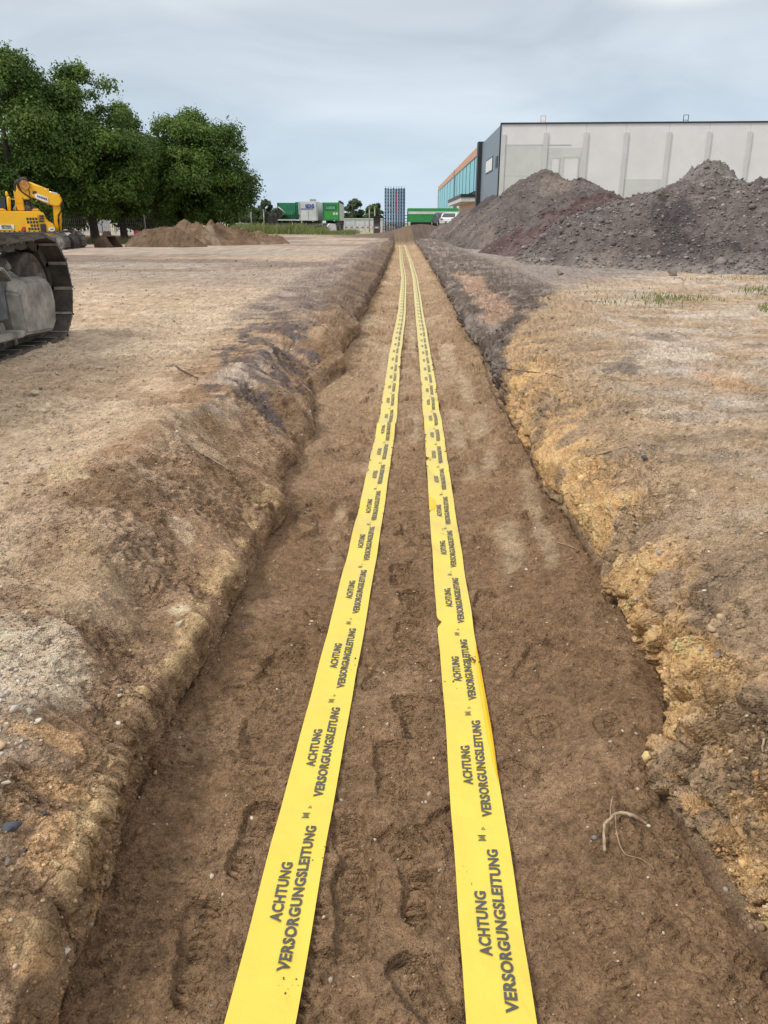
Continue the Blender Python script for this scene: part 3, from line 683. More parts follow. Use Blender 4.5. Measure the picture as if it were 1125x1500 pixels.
def sub_tris(v, f, it=1):
    for _ in range(it):
        T = v[f]; m01 = (T[:, 0]+T[:, 1])/2; m12 = (T[:, 1]+T[:, 2])/2; m20 = (T[:, 2]+T[:, 0])/2; n_ = len(f)
        v = np.concatenate([T[:, 0], T[:, 1], T[:, 2], m01, m12, m20]); i_ = np.arange(n_); a, b, c, d, e_, g_ = (i_+k*n_ for k in range(6))
        f = np.concatenate([np.stack(q, 1) for q in ((a, d, g_), (d, b, e_), (g_, e_, c), (d, e_, g_))])
    return v, f
tA = text_mesh('ACHTUNG', .034); tV = text_mesh('VERSORGUNGSLEITUNG', .036)
def ring(cx, cy, r, w_, n=12, a0=0, a1=2*math.pi, sx=1):
    v = []; f = []
    for i in range(n+1):
        a = a0+(a1-a0)*i/n
        v += [(cx+sx*r*math.cos(a), cy+r*math.sin(a)), (cx+sx*(r-w_)*math.cos(a), cy+(r-w_)*math.sin(a))]
        if i: k = 2*i; f += [(k-2, k-1, k+1), (k-2, k+1, k)]
    return v, f
def build_tape(k, label, phase, lab_fold):
    xs, yy, zm = tapes[k]
    s = np.concatenate([[0], np.cumsum(np.hypot(np.diff(xs), np.diff(yy)))])
    tx = np.gradient(xs, s); ty = np.gradient(yy, s)
    off = np.linspace(-.5, .5, 7)*TW
    # edges a little uneven, curled
    V = []; edge_n = .0022*fbm(yy, yy*0+k, .35, 3, 3)
    def surf(sv, u, lift=0.):
        """sv along, u across in metres (-TW/2..TW/2)"""
        x = np.interp(sv, s, xs); y = np.interp(sv, s, yy); a = np.interp(sv, s, tx); b = np.interp(sv, s, ty); l = np.hypot(a, b); a, b = a/l, b/l
        fi = np.clip((u/TW+.5)*6, 0, 5.999); j = fi.astype(int); fr_ = fi-j; si = np.interp(sv, s, np.arange(len(s))); i0 = np.clip(si.astype(int), 0, len(s)-2); fs_ = si-i0
        z = (zm[i0, j]*(1-fr_)+zm[i0, j+1]*fr_)*(1-fs_)+(zm[i0+1, j]*(1-fr_)+zm[i0+1, j+1]*fr_)*fs_
        return np.stack([x+b*u, y-a*u, z+lift], -1)
    SV, UU = np.meshgrid(s, off, indexing='ij')
    G = surf(SV.ravel(), UU.ravel()).reshape(len(s), 7, 3)
    G[:, 0, 2] += np.abs(edge_n)*1.5; G[:, -1, 2] += np.abs(edge_n)*1.2
    # notches and a rolled-over edge on the tapes
    notch = {0: [(-1, 7.2, .012)], 1: [(-1, 2.92, .016), (-1, 5.35, .022), (-1, 4.3, .01)]}[k]
    for sd_, yn, dn in notch:
        m = np.exp(-((yy-yn)/(.02+.002*yn))**2)*dn; c_ = 0 if sd_ < 0 else 6
        G[:, c_, 0] -= sd_*m
    V = [tuple(p) for p in G.reshape(-1, 3)]; nr = len(s)
    F = [(i*7+j, i*7+j+1, (i+1)*7+j+1, (i+1)*7+j) for i in range(nr-1) for j in range(6)]; M = [0]*len(F)
    # print: text runs along the tape, reading away from the viewer
    per = .578; c0 = np.interp(phase, yy, s)
    n0 = int(math.floor((s[0]-c0)/per)); n1_ = int((s[-1]-c0)/per)
    for q in range(n0, n1_+1):
        cs = c0+q*per
        if cs-.24 < s[0]+.01 or cs+.3 > s[-1]: continue
        parts_ = [(tV, .455, .030, .026), (tA, .185, .030, -.018)]
        for (tv, tf), ln, hh, ctr in parts_:
            if q-n0 < 7: tv, tf = sub_tris(tv, tf, 2 if q-n0 < 4 else 1)
            sv = cs-ln/2+tv[:, 0]*ln; u = ctr+hh*.5-tv[:, 1]*hh
            P = surf(sv, u, .0024+min(.004, .0002*max(0, cs-4))); b = len(V); V += [tuple(p) for p in P]
            F += [tuple(int(b+t) for t in r_) for r_ in tf]; M += [1]*len(tf)
        if cs < c0+per*14:
            ce = cs+.27                               # small marks between the texts: an emblem and a triangle
            sh = []
            for r_ in (ring(ce, .004, .0062, .0022, 10, 0, 2*math.pi, .7),): sh.append(r_)
            for dx in (-.009, .009): sh.append(([(ce+dx-.0015, -.008), (ce+dx+.0015, -.008), (ce+dx+.0015, .014), (ce+dx-.0015, .014)], [(0, 1, 2), (0, 2, 3)]))
            for dx in (-.0055, 0, .0055): sh.append(([(ce+dx-.0008, -.006), (ce+dx+.0008, -.006), (ce+dx+.0008, .012), (ce+dx-.0008, .012)], [(0, 1, 2), (0, 2, 3)]))
            tc_ = ce+.034; r0 = .0072
            for a in (0, 1, 2):
                a0 = 2*math.pi*a/3; a1 = 2*math.pi*(a+1)/3
                sh.append(([(tc_+r0*math.cos(a0), .01-r0*math.sin(a0)), (tc_+r0*math.cos(a1), .01-r0*math.sin(a1)), (tc_+(r0-.003)*math.cos(a1), .01-(r0-.003)*math.sin(a1)), (tc_+(r0-.003)*math.cos(a0), .01-(r0-.003)*math.sin(a0))], [(0, 1, 2), (0, 2, 3)]))
            for v_, f_ in sh:
                v_ = np.array(v_); P = surf(v_[:, 0], v_[:, 1], .0022); b = len(V); V += [tuple(p) for p in P]; F += [tuple(b+t for t in r_) for r_ in f_]; M += [1]*len(f_)
    if k == 1:  # the right edge is folded over on itself for a stretch, and a small fold on the left edge
        for (ya, yb, sd_, wd) in ((1.9, 2.75, 1, .020), (4.28, 4.52, -1, .045)):
            sv = np.linspace(np.interp(ya, yy, s), np.interp(yb, yy, s), 30); tt = np.linspace(0, 1, 30)
            wv_ = wd*np.sin(math.pi*tt)**.7*(1+.1*np.sin(tt*9)); u0 = np.full(30, sd_*(TW*.5-.0005))
            Pa = surf(sv, u0, .0015); Pb = surf(sv, u0-sd_*wv_*.5, .0045); Pc = surf(sv, u0-sd_*wv_, .002)
            b = len(V); V += [tuple(p) for p in np.stack([Pa, Pb, Pc], 1).reshape(-1, 3)]
            fs_ = [(b+i*3+j, b+i*3+j+1, b+(i+1)*3+j+1, b+(i+1)*3+j) for i in range(29) for j in (0, 1)]; F += fs_; M += [2]*len(fs_)
    me = bpy.data.meshes.new('warning_tape'); me.from_pydata(V, [], F); me.polygons.foreach_set('material_index', M)
    me.polygons.foreach_set('use_smooth', [m == 0 for m in M]); me.update()
    o = link('warning_tape', me, [m_tape, m_print, m_fold])
    tag(o, label, 'tape', 'yellow warning tapes laid along the trench floor'); return surf, s, yy
ph0 = at_z(440, 1310, .02)[1]; ph1 = at_z(733, 1355, .02)[1]
srfL = build_tape(0, 'left yellow warning tape with flat straight edges, nearest the sloping brown bank', at_z(0, 1305, .012)[1], 0)
srfR = build_tape(1, 'right yellow warning tape with soil spots and a folded orange edge, nearest the ochre wall', at_z(0, 1355, .012)[1], 0)
# crumbs of soil lying on the tapes
P = []; S = []
for (sf, s, yy), spots in ((srfL, [(.045, 1.24, .018, 10), (.05, 1.62, .03, 8), (.06, 2.6, .03, 8)]), (srfR, [(.05, 2.62, .016, 120), (-.03, 2.5, .035, 14), (-.07, 2.92, .010, 50), (-.07, 5.35, .03, 60), (-.05, 1.53, .02, 6), (.02, 3.9, .04, 10)])):
    for u, yv, sp, nS in spots:
        sv = np.interp(yv, yy, s)+rs.randn(nS)*sp; uu = np.clip(u+rs.randn(nS)*sp*.7, -.074, .074)
        P.append(sf(sv, uu, .001)); S.append(rs.lognormal(-6.6, .5, nS).clip(.0008, .006)*(1+.1*yv))
for (sf, s, yy) in (srfL, srfR):
    yv = 1.5+rs.rand(260)**1.5*9; yv = yv[fbm(yv, yv*0, .5, 3, 66) > .0]; sg_ = np.where(rs.rand(len(yv)) < .5, -1, 1)
    P.append(sf(np.interp(yv, yy, s), sg_*(.0755-np.abs(rs.randn(len(yv)))*.004), .001)); S.append(rs.lognormal(-6.3, .5, len(yv)).clip(.001, .007)*(1+.15*yv))
P = np.concatenate(P); S = np.concatenate(S)
o = link('soil_on_tape', scatter('soil_on_tape', P, S, np.tile([(.15, .095, .055)], (len(P), 1)), 1, 17), m_clod); tag(o, kind='stuff')

# ================================================================ heaps of gravel, rubble and sand
def heap(name, label, cones, yr, xr, ny, nx, colf, base=.40, rough=(.05, .05), seed=1, rocks=0, rsz=(.03, .09), group=None, rpal=None, slope=.62, foot=0):
    """cones: (x, y, height above base, spread multiplier, flatness). One closed heap, its own grid"""
    yv = np.linspace(0, 1, ny); yv = yr[0]+(yr[1]-yr[0])*yv**1.35; xv = np.linspace(xr[0], xr[1], nx)
    x, y = np.meshgrid(xv, yv)
    wx = x+.5*fbm(x, y, 2.5, 3, seed); wy = y+.5*fbm(x, y, 2.5, 3, seed+1)
    z = np.full(x.shape, -9.0)
    for c in cones:
        cx, cy, h, ex, ey = c[:5]; rd = c[5] if len(c) > 5 else .25
        dx = (wx-cx)/ex; dy = (wy-cy)/ey
        if len(c) > 6: a = c[6]; ca, sa = math.cos(a), math.sin(a); dx, dy = ((wx-cx)*ca+(wy-cy)*sa)/ex, (-(wx-cx)*sa+(wy-cy)*ca)/ey
        d = np.sqrt(dx*dx+dy*dy+rd*rd)-rd
        zz = h-d*slope
        k = 8.; m = np.maximum(z, zz); z = m+np.log(np.exp(-k*(m-z))+np.exp(-k*(m-zz)))/k*.6
    lim = (x+.35*fbm(y, y*0, 2.2, 3, seed+30)-foot-.014*(y-20))*1.0; z = np.minimum(z, lim)-.15*np.exp(-((z-lim)/.25)**2) if foot else z
    inner = ss(-.1, .5, z)
    ang = fbm(x*1.6, y*.5, .9, 3, seed+3)
    z = z+inner*(.16*fbm(x, y, 1.4, 3, seed+4)+rough[0]*ridged(x, y, .5, 3, seed+5)+rough[1]*fbm(x, y, .16, 3, seed+6))
    f1, f2, ci = cells(x, y, .22, seed); z = z+inner*rough[1]*1.2*np.maximum(0, .5-f1)*ss(-.2, .8, ci)*3
    z = base+z; z = np.maximum(z, base-.5)
    d = z; col = colf(x, y, z-base)
    fl_ = fbm(x, y, .12, 3, seed+8); col = col*(np.array([1.06, 1.06, 1.07]) if foot else np.array([1., 1., 1.]))*(1+.35*fl_+.25*fbm(x, y, .6, 3, seed+9))[..., None]
    keep = z > base-.49
    idx = np.arange(ny*nx).reshape(ny, nx); F = np.stack([idx[:-1, :-1], idx[:-1, 1:], idx[1:, 1:], idx[1:, :-1]], -1)
    kf = keep[:-1, :-1] | keep[:-1, 1:] | keep[1:, 1:] | keep[1:, :-1]; F = F[kf]
    V = np.stack([x, y, z], -1).reshape(-1, 3)
    u_, inv = np.unique(F.ravel(), return_inverse=True)
    o = link(name, np_mesh(name, V[u_], inv.reshape(-1, 4), np.clip(col, .01, .9).reshape(-1, 3)[u_], True), m_heap)
    tag(o, label, 'heap', group)
    if rocks:
        gz = np.gradient(z); front = ss(base-.1, base+.15, z)*np.abs(np.gradient(x, axis=1)*np.gradient(y, axis=0))/(1+(y/15)**2)
        ii = pick(front, rocks); r_ = np.random.RandomState(seed)
        S = r_.lognormal(0, .55, rocks); S = (rsz[0]*S).clip(rsz[0]*.4, rsz[1])
        pl = np.array(rpal if rpal is not None else [(.13, .118, .115), (.19, .17, .16), (.09, .08, .08), (.30, .28, .26), (.16, .13, .12)])
        cc = pl[r_.randint(0, len(pl), rocks)]*np.array([1.08, 1.04, 1.0])*r_.uniform(.7, 1.6, (rocks, 1))
        cc = .55*cc+.5*np.clip(col, .01, .9).reshape(-1, 3)[ii]
        me = scatter('loose_stones', V[ii], S, cc, 1, seed+20, .75)
        so_ = link('loose_stones', me, m_stone, o); so_['kind'] = 'stuff'
    return o
m_heap = vcol('heap_soil', .95, ((7, .05), (25, .02), (80, .008)), .3, 22)
def col_grey(x, y, z):
    c = np.zeros(x.shape+(3,))+np.array([.125, .105, .098])
    c = mixc(c, (.18, .15, .13), ss(-.1, .4, fbm(x, y, 1.1, 4, 301)))
    c = mixc(c, (.075, .066, .066), ss(.1, .4, fbm(x, y*.5, 1.6, 4, 302)))
    return c
def col_main(x, y, z):
    c = col_grey(x, y, z)
    c = mixc(c, (.145, .125, .115), ss(0, .3, fbm(x, y, .7, 4, 303)))
    c = mixc(c, (.20, .18, .165), ss(.15, .45, fbm(x, y, 1.8, 4, 304))*.8)
    c = mixc(c, (.30, .27, .24), ss(.5, .0, z)*.5)
    return c
def col_red(x, y, z):
    c = np.zeros(x.shape+(3,))+np.array([.10, .066, .062])
    c = mixc(c, (.135, .098, .09), ss(-.1, .3, fbm(x, y, .6, 4, 305)))
    c = mixc(c, (.13, .115, .11), ss(.1, .4, fbm(x, y, 1.4, 4, 306)))
    return c
def col_sand(x, y, z):
    c = np.zeros(x.shape+(3,))+np.array([.185, .125, .08])
    c = mixc(c, (.29, .22, .155), ss(.0, .35, fbm(x, y, 1.5, 4, 307)))
    c = mixc(c, (.12, .078, .048), ss(.05, .35, fbm(x, y*.6, 1.9, 4, 308)))
    return c
def pk(px, py, Y_):      # x and height at that depth
    p = at_y(px, py, Y_); return p[0], p[2]
gx, gz = pk(800, 246, 40)
x2, z2 = pk(760, 262, 42); x3, z3 = pk(842, 258, 38); x4, z4 = pk(718, 284, 46); x5, z5 = pk(680, 305, 54); x6, z6 = pk(648, 326, 64)
heap('gravel_heap', 'tall grey brown gravel heap with pointed peak in front of the white hall corner', [(gx, 40, gz-.40, 1, 1.2, .1), (x2, 42, z2-.4, 1, 1.3), (x3, 38.4, z3-.46, 1, 1.1), (x4, 47, z4-.4, 1, 1.5), (x5, 55, z5-.4, 1, 2), (x6, 65, z6-.4, 1, 2.5)],
     (28, 80), (2.5, 20), 440, 420, col_grey, seed=401, foot=2.9, rocks=9000, rsz=(.022, .13), group='heaps beside the right bank')
gx, gz = pk(884, 268, 31); x2, z2 = pk(862, 272, 31)
heap('gravel_heap', 'low heap of dark reddish gravel lying between the two grey heaps', [(gx, 31.5, gz-.4, 1.0, 1.2, .2), (x2, 31.2, z2-.43, 1.0, 1.1, .2), (pk(815, 312, 28)[0], 28.5, 1.25, 1, 1.2)],
     (23, 38), (2.5, 15), 330, 360, col_red, seed=421, foot=2.9, rocks=6500, rsz=(.020, .10), group='heaps beside the right bank', rpal=[(.11, .068, .064), (.14, .1, .09), (.1, .085, .085), (.28, .24, .22)])
gx, gz = pk(1056, 239, 23.5); x2, z2 = pk(1003, 268, 22.6); x3, z3 = pk(1150, 262, 22); x4, z4 = pk(935, 284, 23); x5, z5 = pk(875, 312, 22.5)
heap('rubble_heap', 'nearest and largest heap of coarse grey rubble at the right edge', [(gx, 23.5, gz-.37, 1, 1.1, .12), (x2, 23, z2-.42, 1, 1.1), (x3, 22, z3-.4, 1.2, 1.1, .5), (x3+3, 23, z3-.2, 1.2, 1.2, .5), (x4, 23, z4-.42, 1.0, 1, .4), (x5, 22.5, z5-.42, 1, 1, .4), (x3+.5, 19.8, 1.2, 1.3, 1, .3), (gx-1, 20.2, .95, 1.2, 1, .3)],
     (16, 30), (2.5, 22), 480, 560, col_main, seed=441, foot=3.3, rough=(.07, .06), rocks=22000, rsz=(.023, .17), group='heaps beside the right bank')
# brown sand heaps at left
def lh(px, py, Y_, ex=1, ey=1, rd=.04, b=.40): x_, z_ = pk(px, py, Y_); return (x_, Y_, z_-b, ex, ey, rd)
heap('sand_heap', 'long brown sand heap with two ragged crests under the last big tree', [lh(268, 320, 43), lh(284, 326, 42.5), lh(310, 322, 44), lh(324, 324, 44.5), lh(345, 333, 45, 1.3), lh(370, 338, 46, 1.4), lh(395, 343, 47, 1.5)],
     (36, 54), (-13, -4.5), 300, 420, col_sand, seed=461, rocks=500, rsz=(.02, .07), rpal=[(.3, .24, .18), (.2, .14, .1)], slope=.75, group='sand heaps on the yard')
heap('sand_heap', 'smaller rounded dark brown sand heap beside the digger bucket', [lh(228, 336, 38, 1, 1, .5), lh(250, 335, 38, 1, 1, .5), lh(243, 332, 38.5, 1.0, 1, .4), lh(205, 350, 37.5, 1, 1, .2)],
     (33, 42), (-14.5, -7.5), 240, 320, lambda x, y, z: col_sand(x, y, z)*.8, seed=481, rocks=200, rsz=(.02, .06), rpal=[(.3, .24, .18), (.2, .14, .1)], slope=.8, group='sand heaps on the yard')

# ================================================================ the hall
m_conc = worn('precast_concrete', (.73, .715, .72), (.67, .66, .665), .35, .8, bump=.02, detail=8)
m_conc2 = worn('raw_concrete', (.60, .605, .59), (.54, .545, .53), .5, .85, detail=8)
m_pil = worn('concrete_rib', (.55, .55, .545), (.60, .60, .595), .8, .8)
m_grey = worn('grey_cladding', (.145, .185, .235), (.165, .205, .255), 1.5, .45, stretch=(1, 1, .2))
m_dark = mat('dark_trim', (.022, .025, .03), .5)
m_cop = worn('copper_cladding', (.52, .25, .13), (.58, .31, .18), 1.2, .5)
m_glass = mat('blue_glazing', (.17, .50, .58), .35, spec=.4)
m_mull = mat('mullion', (.02, .05, .07), .5)
m_white = worn('white_paint', (.72, .73, .74), (.62, .63, .63), 2, .5)
HC = at_y(735, 180, 100.); HZ = HC[2]                    # near corner, roof line
far_ = at_y(643, 275, 100.)
# direction of the long side: vanishing point x = 593 on the horizon
vd = ray(593, 750-FPX*math.tan(PITCH)); vd = np.array([vd[0], vd[1], 0]); vd /= np.linalg.norm(vd)
fr_pt = at_y(1125, 174.5, 97.0); fd = np.array([fr_pt[0]-HC[0], -1.6, 0]); fd /= np.linalg.norm(fd)
def hp(a, b, z):     # a along the front to the right, b along the receding side
    return (HC[0]+fd[0]*a+vd[0]*b, HC[1]+fd[1]*a+vd[1]*b, z)
def b_at(px):        # where along the side a picture column lands
    lo, hi = 0., 400.
    for _ in range(50):
        m_ = (lo+hi)/2; p = hp(0, m_, HZ); cz = p[1]*math.cos(PITCH)-(p[2]-EYE)*math.sin(PITCH)
        if 562.5+FPX*p[0]/cz > px: lo = m_
        else: hi = m_
    return lo
def a_at(px, z=8):
    lo, hi = 0., 120.
    for _ in range(50):
        m_ = (lo+hi)/2; p = hp(m_, 0, z); cz = p[1]*math.cos(PITCH)-(p[2]-EYE)*math.sin(PITCH)
        if 562.5+FPX*p[0]/cz < px: lo = m_
        else: hi = m_
    return lo
def hz_front(px, py, a): # height on the front
    p = hp(a, 0, 0); return at_y(px, py, p[1])[2]
def qbox(mb, a0, a1, b0, b1, z0, z1, mi=0):
    vs = [hp(a, b, z) for z in (z0, z1) for a, b in ((a0, b0), (a1, b0), (a1, b1), (a0, b1))]
    mb.add(vs, [(3, 2, 1, 0), (4, 5, 6, 7), (0, 1, 5, 4), (1, 2, 6, 5), (2, 3, 7, 6), (3, 0, 4, 7)], mi)
hall = empty('industrial_hall', (HC[0], HC[1], 0), 0, 'large white concrete hall with a blue glazed side wing behind the gravel heaps', 'building')
def hb(mb, name, m, parent=hall):
    o = mb.build(name, m, parent); o.matrix_parent_inverse = Matrix.Translation((-HC[0], -HC[1], 0)); return o
B1 = b_at(707.); BF = b_at(643.); A1 = 62.
mb = MB(); qbox(mb, 0.4, A1, .4, BF, 0, HZ-.3); hb(mb, 'core', m_conc2)
mb = MB()
ribs = [a_at(x_) for x_ in (797, 855, 913, 975, 1033, 1092)]; st = ribs[-1]-ribs[-2]
while ribs[-1] < A1-st: ribs.append(ribs[-1]+st)
edges = [0.0]+ribs+[A1]
for i in range(len(edges)-1):
    qbox(mb, edges[i]+.012, edges[i+1]-.012, 0, .38, 0, HZ-.15)
hb(mb, 'wall_panels', m_conc)
mb = MB()
for a in ribs:
    top = HZ-.15-.9
    qbox(mb, a-.25, a+.25, -.16, -.01, 0, top)
qbox(mb, .02, .55, -.12, -.01, 0, HZ-1.2)
hb(mb, 'rib', m_pil)
zA = hz_front(760, 213, 3); zB = hz_front(830, 216, 9); zl = hz_front(980, 262, 25)
for a_0, a_1, z_ in ((.6, ribs[0]-.35, zA), (ribs[0]+.35, ribs[1]-.35, zB), (ribs[2]+.35, ribs[3]-.35, zl)):
    mb = MB(); qbox(mb, a_0, a_1, -.03, -.003, 0, z_); hb(mb, 'bare_panel', m_conc2)
mb = MB(); qbox(mb, .6, ribs[0]+3, -.045, -.032, zA, zA+.12); z7 = hz_front(760, 258, 3); qbox(mb, .6, ribs[0]-.4, -.045, -.032, z7, z7+.08)
hb(mb, 'panel_joint', m_pil)
for (p0, p1, py) in ((808, 818, 232), (826, 846, 231)):
    mb = MB(); a0, a1 = a_at(p0), a_at(p1); zt = hz_front(830, py, 9)
    qbox(mb, a0, a1, -.06, -.032, 1, zt, 0); 
    f_ = hb(mb, 'door_panel', m_conc)
    mb = MB(); qbox(mb, a0-.12, a1+.12, -.09, -.062, zt, zt+.12, 0); qbox(mb, a0-.12, a0, -.09, -.062, 1, zt, 0); qbox(mb, a1, a1+.12, -.09, -.062, 1, zt); g_ = mb.build('door_frame', m_pil, f_)
mb = MB(); qbox(mb, -.1, A1, -.12, .5, HZ-.147, HZ+.02); hb(mb, 'roof_edge', m_dark)
mb = MB(); qbox(mb, .3, A1, .6, BF-.2, HZ-.28, HZ-.05); hb(mb, 'roof', m_conc2)
for p_, w_, h_ in ((795, 6, 10), (1007, 4, 8)):
    a = a_at(p_, HZ); mb = MB()
    for q in (0, .55): qbox(mb, a+q-.03, a+q+.03, 1.5, 1.56, HZ, HZ+.9)
    for q in (.3, .85): qbox(mb, a-.03, a+.58, 1.5, 1.56, HZ+q, HZ+q+.05)
    hb(mb, 'roof_rail', m_cop if p_ < 900 else m_dark)
# receding side
mb = MB(); qbox(mb, -.02, .36, .02, B1, 0, HZ-.15); hb(mb, 'grey_side_wall', m_grey)
mb = MB(); qbox(mb, -.14, -.02, -.08, .12, 0, HZ-.1); hb(mb, 'corner_trim', m_dark)
for (p0, p1, y0, y1) in ((714.5, 724.5, 232, 253), (729, 732, 229, 246)):
    b0, b1 = b_at(p1), b_at(p0); q = hp(0, (b0+b1)/2, 0); pxm = (p0+p1)/2; zt = at_y(pxm, y0, q[1])[2]; zb = at_y(pxm, y1, q[1])[2]
    mb = MB(); qbox(mb, -.08, -.025, b0, b1, zb, zt); w_ = hb(mb, 'window', m_dark)
    mb = MB(); qbox(mb, -.10, -.083, b0+.35, b1-.1, zb+.15, zt-.15); mb.build('pane', m_white if p0 < 720 else m_dark, w_)
mb = MB(); qbox(mb, -.6, .3, B1, B1+2.2, 0, HZ+.1); hb(mb, 'dark_fin', m_dark)
qb = hp(0, b_at(690), 0)
def side_z(px, py):
    q = hp(0, b_at(px), 0); return at_y(px, py, q[1])[2]
zg1 = side_z(690, 240); zg0 = side_z(690, 286)
G1, G0 = b_at(705), b_at(668.5); H1, H0 = b_at(665), b_at(645)
for (b0, b1, zb) in ((B1+2.2, b_at(667), zg0), (b_at(666), BF, 0)):
    mb = MB(); zt = HZ-.1; zt2 = side_z(690, 229)+.3
    zt2 = HZ-1.3
    qbox(mb, -.25, .3, b0, b1, zt2, zt); hb(mb, 'copper_band', m_cop)
    mb = MB(); nM = 7 if b0 < 60 else 6
    qbox(mb, -.1, .2, b0+.3, b1-.3, zb+.3, zt2); g_ = hb(mb, 'glazing', m_glass)
    for i in range(nM+1):
        mb = MB(); bb = b0+.3+(b1-b0-.9)*i/nM; qbox(mb, -.15, -.103, bb, bb+.4, zb+.3, zt2-.003)
        mb.build('mullion', m_mull, g_)
mb = MB(); bm_ = b_at(667); qbox(mb, -.3, .3, bm_-2.2, bm_+.2, 0, HZ-.09); hb(mb, 'grey_column', m_grey)
mb = MB(); qbox(mb, -.35, .3, BF, BF+1.2, 0, HZ-.05); hb(mb, 'end_wall', m_white)
b0, b1 = b_at(701), b_at(676); zc = side_z(690, 288)
mb = MB(); qbox(mb, -2.4, .2, b0, b1, zc-1.1, zc-.5, 0); hb(mb, 'canopy', m_pil)
mb = MB(); qbox(mb, -2.5, .2, b0-.1, b1+.1, zc-.497, zc, 0); hb(mb, 'canopy_edge', m_dark)
mb = MB(); qbox(mb, -.2, .2, b0, b1, 0, zc-1.103); hb(mb, 'copper_base', m_cop)

# ================================================================ far yard: trailers, racks, cars
m_gr1 = worn('green_paint', (.025, .21, .10), (.02, .15, .085), 1.5, .5)
m_gr2 = worn('bright_green_paint', (.06, .34, .055), (.05, .28, .06), 1.5, .45)
m_gr3 = worn('banner_green', (.035, .30, .075), (.03, .25, .07), .8, .5)
m_wt = worn('white_box_paint', (.68, .70, .70), (.55, .58, .57), 1.2, .5)
m_side = worn('pale_side', (.42, .52, .46), (.55, .60, .57), 1.0, .6, stretch=(4, 4, .3))
m_blue = mat('blue_letters', (.02, .07, .33), .5); m_paleg = mat('pale_letters', (.35, .62, .42), .5)
m_blk = worn('black_steel', (.018, .018, .02), (.04, .037, .034), 3, .6)
m_rub = mat('tyre_rubber', (.018, .018, .018), .85)
m_steel = worn('galvanised', (.36, .37, .37), (.27, .28, .28), 5, .5, metal=.3)
tcache = {}
def lettering(body, x, y, z, wd, ht, m, parent, name='lettering', yaw=0, bold=.02, thick=.01):
    if body not in tcache: tcache[body] = text_mesh(body, bold)
    v, f = tcache[body]; c, s_ = math.cos(yaw), math.sin(yaw)
    V = [(x+(p[0]-.5)*wd*c, y+(p[0]-.5)*wd*s_, z+(p[1]-.5)*ht) for p in v]
    me = bpy.data.meshes.new(name); me.from_pydata(V, [], [tuple(int(i) for i in q) for q in f]); me.update()
    return link(name, me, m, parent)
def wheel(mb, x, y, z, r, wd, axis='x', n=20):
    a = (wd/2, 0, 0) if axis == 'x' else (0, wd/2, 0)
    mb.tube([(x-a[0], y-a[1], z), (x-a[0]*.8, y-a[1]*.8, z), (x+a[0]*.8, y+a[1]*.8, z), (x+a[0], y+a[1], z)], [r*.93, r, r, r*.93], n)
def px_box(p0, p1, y0, y1, Yd):
    a = at_y(p0, y1, Yd); b = at_y(p1, y0, Yd); return a[0], b[0], a[2], b[2]
YT = 88.
